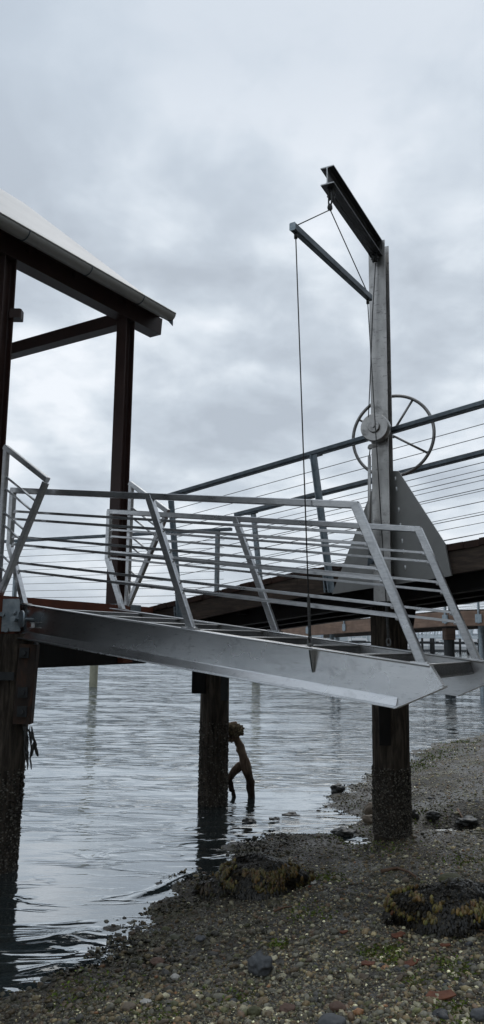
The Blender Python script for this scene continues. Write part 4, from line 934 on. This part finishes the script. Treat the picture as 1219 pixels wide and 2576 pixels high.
mound(1150, 2318, 0.40, 0.27, 0.165, 'dark seaweed mound thick with golden bladders at the right frame edge', 1700, 9000, 8, gold=(0.15, 0.112, 0.036))
rock(1136, 2216, 58, 26, M['olivestone'], 'flat moss green stone just above the right seaweed mound', seed=31, amp=0.2, sink=0.2)

# low dark weed scattered along the shoreline, and bright green sea lettuce
def weedscatter():
    n = 9000; y = 1 / rng.uniform(1 / 15, 1 / 3.6, n); off = np.maximum(rng.normal(0.16, 0.26, n), -0.12 + 0.04 * rng.normal(0, 1, n)); x = np.interp(y, SY, SX) + off
    cl = np.array([noise.noise(Vector((a, b_, 0)) * 1.6) for a, b_ in zip(x, y)]); k = cl > 0.02; x, y = x[k], y[k]; n = len(x)
    z = np.array([ground_z(a, b_) for a, b_ in zip(x, y)]); z = np.maximum(z, -0.015) + 0.008
    s = rng.uniform(.005, .014, n); Z = rng.normal(0, 1, (n, 3)); Z[:, 2] = np.abs(Z[:, 2]) * .5
    C = np.array([[.015, .013, .009]]) * rng.uniform(.5, 2, (n, 1)); g = rng.random(n) < .10; C[g] = [.05, .055, .02]
    o = swarm('shore_weed', blade_v, blade_f, np.stack([x, y, z], -1), np.stack([s, s, rng.uniform(.012, .04, n)], -1), frames(Z), C, M['weed']); tag(o, 'thin dark weed strewn along the water edge', 'seaweed', None, 'stuff')
weedscatter()
def lettuce():
    P = []; spots = [(590, 2510, .07), (770, 2300, .10), (985, 2420, .04), (1125, 2425, .06), (1160, 2450, .05), (930, 2400, .04), (1050, 2470, .05), (230, 2480, .14), (180, 2510, .08), (1060, 1912, .25), (1100, 1895, .3), (1150, 1868, .25), (1090, 2058, .15), (830, 2030, .18), (780, 2062, .12), (1150, 2560, .08), (1140, 2540, .06), (700, 2380, .04), (990, 2395, .04), (400, 2560, .07), (880, 2120, .2), (960, 2135, .15), (1045, 1930, .2), (820, 2210, .08), (1180, 2170, .12)]
    for px, py, r in spots:
        c = on_beach(px, py)
        for _ in range(int(120 + 420 * min(r, .2))):
            x = c.x + random.gauss(0, r); y = c.y + random.gauss(0, r * 1.2)
            if ground_z(x, y) < 0.006: continue
            P.append((x, y, max(0.0, ground_z(x, y)) + random.uniform(.004, .014)))
    P = np.array(P); n = len(P); s = rng.uniform(.004, .012, n) * (P[:, 1] / 5); Z = rng.normal(0, 1, (n, 3)); Z[:, 2] *= .35
    C = np.array([[.19, .27, .04]]) * rng.uniform(.35, 1.2, (n, 1)); yv = rng.random(n) < .3; C[yv] = [.16, .15, .05]
    o = swarm('sea_lettuce', blade_v, blade_f, P, np.stack([s, s, rng.uniform(.008, .03, n)], -1), frames(Z), C, M['algae']); tag(o, 'bright green sea lettuce scraps on the gravel', 'algae', None, 'stuff')
lettuce()

# ---------------------------------------------------------------- background: boardwalk, trusses, marina, hills
pA_ = at(700, 1592, 44); pB_ = at(1125, 1543, 29.5); pC_ = at(1300, 1540, 27)
pB_.z = 3.10; pC_.z = 3.10; pA_.z = 2.62
bw = empty('boardwalk_pier', (pB_.x, pB_.y, 0), 'far tan timber boardwalk with thin cable railing, seen between gangway and ramp', 'pier')
for a, c in ((pA_, pB_), (pB_, pC_)):
    b = MB(); b.bar(a - Vector((0, 0, 0.27)), c - Vector((0, 0, 0.27)), 0.14, 0.54); b.build('edge_beam', M['tanwood'], bw)
    hz = (c - a); hz.z = 0; pv = Vector((-hz.y, hz.x, 0)).normalized(); pv = pv if pv.y > 0 else -pv
    b = MB(); b.hexa([a + Vector((0, 0, .0)), c, c + pv * 3, a + pv * 3, a + Vector((0, 0, .06)), c + Vector((0, 0, .06)), c + pv * 3 + Vector((0, 0, .06)), a + pv * 3 + Vector((0, 0, .06))]); b.build('deck', M['darkwood'], bw)
    b = MB(); b.bar(a - Vector((0, 0, 0.27)) + pv * 2.9, c - Vector((0, 0, 0.27)) + pv * 2.9, 0.14, 0.5); b.build('edge_beam', M['darkwood'], bw)
    for off in (0.0, 2.95):
        L = (c - a).length; k = max(2, int(L / 3.2))
        for i in range(k + 1):
            p = a.lerp(c, i / k) + pv * off; b = MB()
            q = p - pv * 0.09 if off == 0 else p
            b.bar(q - Vector((0, 0, 0.45)), q + Vector((0, 0, 1.15)), 0.07, 0.07, pv); ps = b.build('railing_post', M['galv'], bw)
            if off == 0: b = MB(); b.bar(q - pv * 0.02 - Vector((0, 0, 0.42)), q - pv * 0.02 - Vector((0, 0, 0.12)), 0.28, 0.02, pv); b.build('mounting_plate', M['galv'], ps)
        b = MB(); b.bar(a + pv * off + Vector((0, 0, 1.17)), c + pv * off + Vector((0, 0, 1.17)), 0.07, 0.05); b.build('handrail', M['galv'], bw)
        for q in range(10):
            b = MB(); z = Vector((0, 0, 0.15 + q * 0.1)); b.tube([a + pv * off + z, c + pv * off + z], 0.008, 4); b.build('railing_cable', M['galv'], bw)
q = pile(at(1133, 1700, 31.5).x, 31.5, -2, 2.2, 0.21, 'timber_pile', M['greypile'], 'grey pile carrying the tan boardwalk, behind the gangway right end', seed=6)
b = MB(); b.bar(Vector((q.location.x, 31.5, 2.06)), Vector((q.location.x, 31.5, 2.52)), 0.42, 0.5, (0, 1, 0)); b.build('pile_cap', M['tanwood'], q)
for i, (px, D) in enumerate(((836, 42), (850, 44))):
    p = at(px, 1620, D); a_ = pile(p.x, D, -2, 2.3, 0.12, 'steel_pile', M['galv'], ('left' if i == 0 else 'right') + ' of two slim galvanised piles under the tan boardwalk beside the crane pile', seed=7 + i)
p = at(1214, 1640, 30); a_ = pile(p.x, 30, -2, 3.0, 0.13, 'steel_pile', M['galv'], 'slim galvanised pile at the right frame edge under the tan boardwalk', seed=9)

def truss(a, c, hgt, wid, n, label, mat):
    g = empty('truss_gangway', a, label, 'gangway'); hz = (c - a); hz.z = 0; pv = Vector((-hz.y, hz.x, 0)).normalized(); U = Vector((0, 0, hgt))
    b = MB()
    for o_ in (0, wid): b.bar(a + pv * o_, c + pv * o_, .14, .14); b.bar(a + pv * o_ + U, c + pv * o_ + U, .14, .14)
    b.build('chord', mat, g)
    for o_ in (0, wid):
        b = MB()
        for i in range(n):
            p = a.lerp(c, i / n) + pv * o_; r_ = a.lerp(c, (i + 1) / n) + pv * o_; m_ = (p + r_) / 2
            b.bar(p, m_ + U, .07, .07); b.bar(m_ + U, r_, .07, .07)
        b.build('web_bracing', mat, g)
    b = MB(); b.hexa([a + Vector((0, 0, .1)), c + Vector((0, 0, .1)), c + pv * wid + Vector((0, 0, .1)), a + pv * wid + Vector((0, 0, .1)), a + Vector((0, 0, .16)), c + Vector((0, 0, .16)), c + pv * wid + Vector((0, 0, .16)), a + pv * wid + Vector((0, 0, .16))])
    b.build('deck', mat, g); return g
ta_ = at(1015, 1602, 62); tb_ = at(1290, 1606, 48); truss(ta_, tb_, 1.35, 1.6, 12, 'long pale truss gangway sloping behind the crane pile at the right', M['paletruss'])
ta_ = at(660, 1592, 90); tb_ = at(905, 1590, 90); truss(ta_, tb_, 1.6, 1.6, 14, 'distant pale truss gangway left of the crane pile above the tan boardwalk', M['paletruss'])

# marina float, fence and boats at about 150 m
MD = 150
def zy(py, D): return at(900, py, D).z
b = MB(); b.bar((-30, MD + 2, 0.18), (75, MD + 2, 0.18), 2.4, 0.5); fl = b.build('marina_float', M['greypile']); tag(fl, 'long low marina float with a thin rail, in front of the white boats', 'dock')
b = MB()
for x in np.arange(-30, 75, 3.0): b.bar((x, MD + 0.9, 0.4), (x, MD + 0.9, 1.5), 0.08, 0.08)
b.bar((-30, MD + 0.9, 1.5), (75, MD + 0.9, 1.5), 0.1, 0.1); b.bar((-30, MD + 0.9, 0.95), (75, MD + 0.9, 0.95), 0.06, 0.06); b.build('railing', M['galv'], fl)
# a raised trestle in front of the float
b = MB(); b.bar((14, 118, 1.75), (60, 112, 1.75), 2.0, 0.22); tw = b.build('trestle_walk', M['blackwood']); tag(tw, 'thin dark trestle walkway on posts crossing before the marina boats', 'walkway')
b = MB(); b.bar((14, 117, 2.95), (60, 111, 2.95), 0.08, 0.08)
for x in np.arange(14, 60, 2.4): y_ = 117 - (x - 14) * 6 / 46; b.bar((x, y_, 1.8), (x, y_, 2.95), 0.07, 0.07)
b.build('railing', M['galv'], tw)
b = MB(); b.bar((-8, 128, 1.4), (20, 116, 1.75), 1.6, 0.2); tw2 = b.build('trestle_walk', M['blackwood']); tag(tw2, 'dark distant walkway with white rail posts left of the crane pile', 'walkway')
b = MB()
for x in np.arange(-8, 20, 3.0): y_ = 127 - (x + 8) * 12 / 28; z_ = 1.45 + (x + 8) * .35 / 28; b.bar((x, y_, z_), (x, y_, z_ + 1.2), 0.12, 0.12)
b.bar((-8, 127.2, 2.6), (20, 115.2, 2.95), 0.08, 0.08); b.build('railing', M['whitepaint'], tw2)
mp_ = [(1063, 1592, 1636, 'tall leftmost'), (1085, 1604, 1638, 'short'), (1091, 1604, 1638, 'short'), (1135, 1600, 1634, ''), (1158, 1594, 1634, ''), (1178, 1606, 1640, ''), (1205, 1596, 1634, '')]
lbs = ['tall black marina pile left of the other marina piles at the right', 'left one of the touching pair of black marina piles', 'right one of the touching pair of black marina piles', 'black marina pile just behind the grey boardwalk pile', 'black marina pile left of the thick short one by the right post', 'thick short black marina pile beside the rightmost gangway post', 'black marina pile nearest the right frame edge']
for i, (px, y0_, y1_, _) in enumerate(mp_):
    D = 118 + i * 0.7; p = at(px, 1620, D); zt = at(px, y0_, D).z; r_ = (4.2 if i != 5 else 5.5) / FPX * D * (0.8 if i in (1, 2) else .7)
    b = MB(); b.tube([Vector((p.x, D, -0.5)), Vector((p.x, D, zt * .6)), Vector((p.x, D, zt))], [r_, r_ * .95, r_ * .8], 10); tag(b.build('marina_pile', M['blackwood']), lbs[i], 'pile', 'black piles of the marina')
def boat(px, L, label, kind='motor', D=160, cov='whitepaint', face=0.0):
    x0 = at(px, 1625, D).x; g = empty('boat', (x0, D, 0), label, 'boat', 'white boats moored in the marina'); c, s = math.cos(face), math.sin(face)
    def T(a, b_, z): return Vector((x0 + a * c - b_ * s, D + a * s + b_ * c, z))
    b = MB(); sec = [(-L / 2, .75, 1.0), (-L / 4, .95, 1.0), (0, 1, 1.05), (L / 4, .8, 1.15), (L * .42, .35, 1.3), (L / 2, .04, 1.4)]; bw_ = L * .16; vs = []
    for a, w_, h in sec: vs += [T(a, -bw_ * w_, h), T(a, -bw_ * w_ * .75, -.1), T(a, bw_ * w_ * .75, -.1), T(a, bw_ * w_, h)]
    fs = []
    for i in range(5):
        for k in range(3): fs.append((i * 4 + k, i * 4 + k + 1, i * 4 + k + 5, i * 4 + k + 4))
        fs.append((i * 4 + 3, i * 4, i * 4 + 4, i * 4 + 7))
    fs += [(3, 2, 1, 0), (20, 21, 22, 23)]; b.add(vs, fs); b.build('hull', M['whitepaint'], g)
    b = MB(); x1, x2 = (-L * .25, L * .22); w_ = bw_ * .65; z0, z1 = 1.0, (2.3 if kind == 'motor' else 1.55)
    b.hexa([T(x1, -w_, z0), T(x2, -w_, z0), T(x2, w_, z0), T(x1, w_, z0), T(x1 + .2, -w_ * .9, z1), T(x2 - .7, -w_ * .9, z1), T(x2 - .7, w_ * .9, z1), T(x1 + .2, w_ * .9, z1)]); cb = b.build('cabin', M['whitepaint'], g)
    b = MB(); b.bar(T(x1 + .5, -w_ - .01, (z0 + z1) / 2 + .15), T(x2 - .9, -w_ - .01, (z0 + z1) / 2 + .15), .06, .32); b.build('window', M['glassdark'], cb)
    if kind == 'motor': b = MB(); b.bar(T(x1 + .3, 0, z1 + .75), T(x2 - 1.6, 0, z1 + .75), w_ * 1.5, .12); b.bar(T(x1 + .4, 0, z1), T(x1 + .4, 0, z1 + .7), .1, .1); b.bar(T(x2 - 1.7, 0, z1), T(x2 - 1.7, 0, z1 + .7), .1, .1); b.build('flybridge', M[cov], g)
    else: b = MB(); b.tube([T(L * .08, 0, 1.2), T(L * .08, 0, 1.2 + L * 1.15)], .07, 6); b.tube([T(L * .08, 0, 2.4), T(-L * .35, 0, 2.4)], .12, 6); b.build('mast', M[cov], g)
boat(1050, 9, 'white motor boat left of the tall black marina pile', 'motor', 161, 'bluepaint')
boat(1082, 11, 'white flybridge boat behind the touching pair of marina piles', 'motor', 158)
boat(1108, 10, 'white sailing boat with a bare mast beside the grey boardwalk pile', 'sail', 166)
boat(1150, 10, 'white cabin boat just right of the grey boardwalk pile', 'motor', 160, 'bluepaint')
boat(1184, 9, 'white boat behind the thick short marina pile', 'motor', 163)
boat(1215, 11, 'white boat cut by the right frame edge', 'sail', 158)
boat(905, 10, 'small white boat seen just left of the crane pile', 'motor', 175)
boat(800, 12, 'white motor boat furthest left under the tan boardwalk', 'motor', 170, 'bluepaint')
boat(915, 9, 'white sailing boat right behind the small boat by the crane pile', 'sail', 190)
# far shore
def hill(x0, x1, D, hmax, seed, label):
    b = MB(); n = 90; vs = []
    for i in range(n + 1):
        x = x0 + (x1 - x0) * i / n; f = math.sin(math.pi * i / n) ** 0.5; h = hmax * f * (0.65 + 0.5 * noise.fractal(Vector((x * 0.0022, seed, 0)), 1, 2, 5))
        vs += [(x, D, -2), (x, D + 150, max(h * .55, 0)), (x, D + 500, max(h, 1)), (x, D + 1200, -2)]
    fs = [(i * 4 + k, (i + 1) * 4 + k, (i + 1) * 4 + k + 1, i * 4 + k + 1) for i in range(n) for k in range(3)]
    b.add(vs, fs, True); o = b.build('hill', M['hill'], None, (x0, D, 0)); tag(o, kind='structure'); return o
hill(-1300, 1900, 2800, 44, 3, ''); hill(150, 2600, 2300, 22, 9, '')
for i in range(46):
    x = random.uniform(-400, 900); D = 2300 + random.uniform(0, 160) if x > 250 else 2800 + random.uniform(0, 200); z = 1 + random.random() * 9; s = random.uniform(7, 16)
    g = MB(); g.hexa([Vector((x + a, D + c, z + e)) for a, c, e in ((0, 0, -8), (s, 0, -8), (s, 10, -8), (0, 10, -8), (0, 0, 6), (s, 0, 6), (s, 10, 6), (0, 10, 6))])
    o = g.build('far_house', M['house']); tag(o, 'tiny pale house on the hazy far shore', 'house', 'houses on the far shore')
    g = MB(); g.add([(x - .5, D - .5, z + 6), (x + s + .5, D - .5, z + 6), (x + s + .5, D + 10.5, z + 6), (x - .5, D + 10.5, z + 6), (x, D + 5, z + 9), (x + s, D + 5, z + 9)], [(0, 1, 5, 4), (1, 2, 5), (2, 3, 4, 5), (3, 0, 4), (3, 2, 1, 0)]); g.build('roof', M['houseroof'], o)
for i, (px, h, w_) in enumerate(((1160, 34, 30), (1172, 46, 22), (1184, 28, 34), (1150, 24, 26))):
    D = 2500; x = at(px, 1600, D).x; g = MB(); g.hexa([Vector((x + a, D + c, e)) for a, c, e in ((0, 0, 0), (w_, 0, 0), (w_, 20, 0), (0, 20, 0), (0, 0, h), (w_, 0, h), (w_, 20, h), (0, 20, h))])
    o = g.build('far_tower', M['house']); tag(o, 'hazy pale tower block on the far skyline at the right', 'building', 'tower blocks on the far skyline')
    g = MB()
    for k in range(5): zz = h * (k + .5) / 5; g.bar((x + 1.5, D - .1, zz), (x + w_ - 1.5, D - .1, zz), .3, h * .07)
    g.build('window_band', M['glassdark'], o)

# the air over the far shore: pale blue, even
hm = bpy.data.materials.new('haze_air'); hm.use_nodes = True; hn = hm.node_tree; clear(hn)
pv_ = hn.nodes.new('ShaderNodeVolumePrincipled'); pv_.inputs['Color'].default_value = (0.78, 0.86, 0.96, 1); pv_.inputs['Density'].default_value = 0.00022
ho = hn.nodes.new('ShaderNodeOutputMaterial'); hn.links.new(pv_.outputs[0], ho.inputs['Volume'])
b = MB(); X_, Y0_, Y1_ = 5200, -5200, 5200
b.hexa([Vector((x, y, z)) for z in (-5.5, 90) for x, y in ((-X_, Y0_), (X_, Y0_), (X_, Y1_), (-X_, Y1_))])
hz_ = b.build('haze', hm, None, (0, 0, 0)); tag(hz_, kind='stuff')
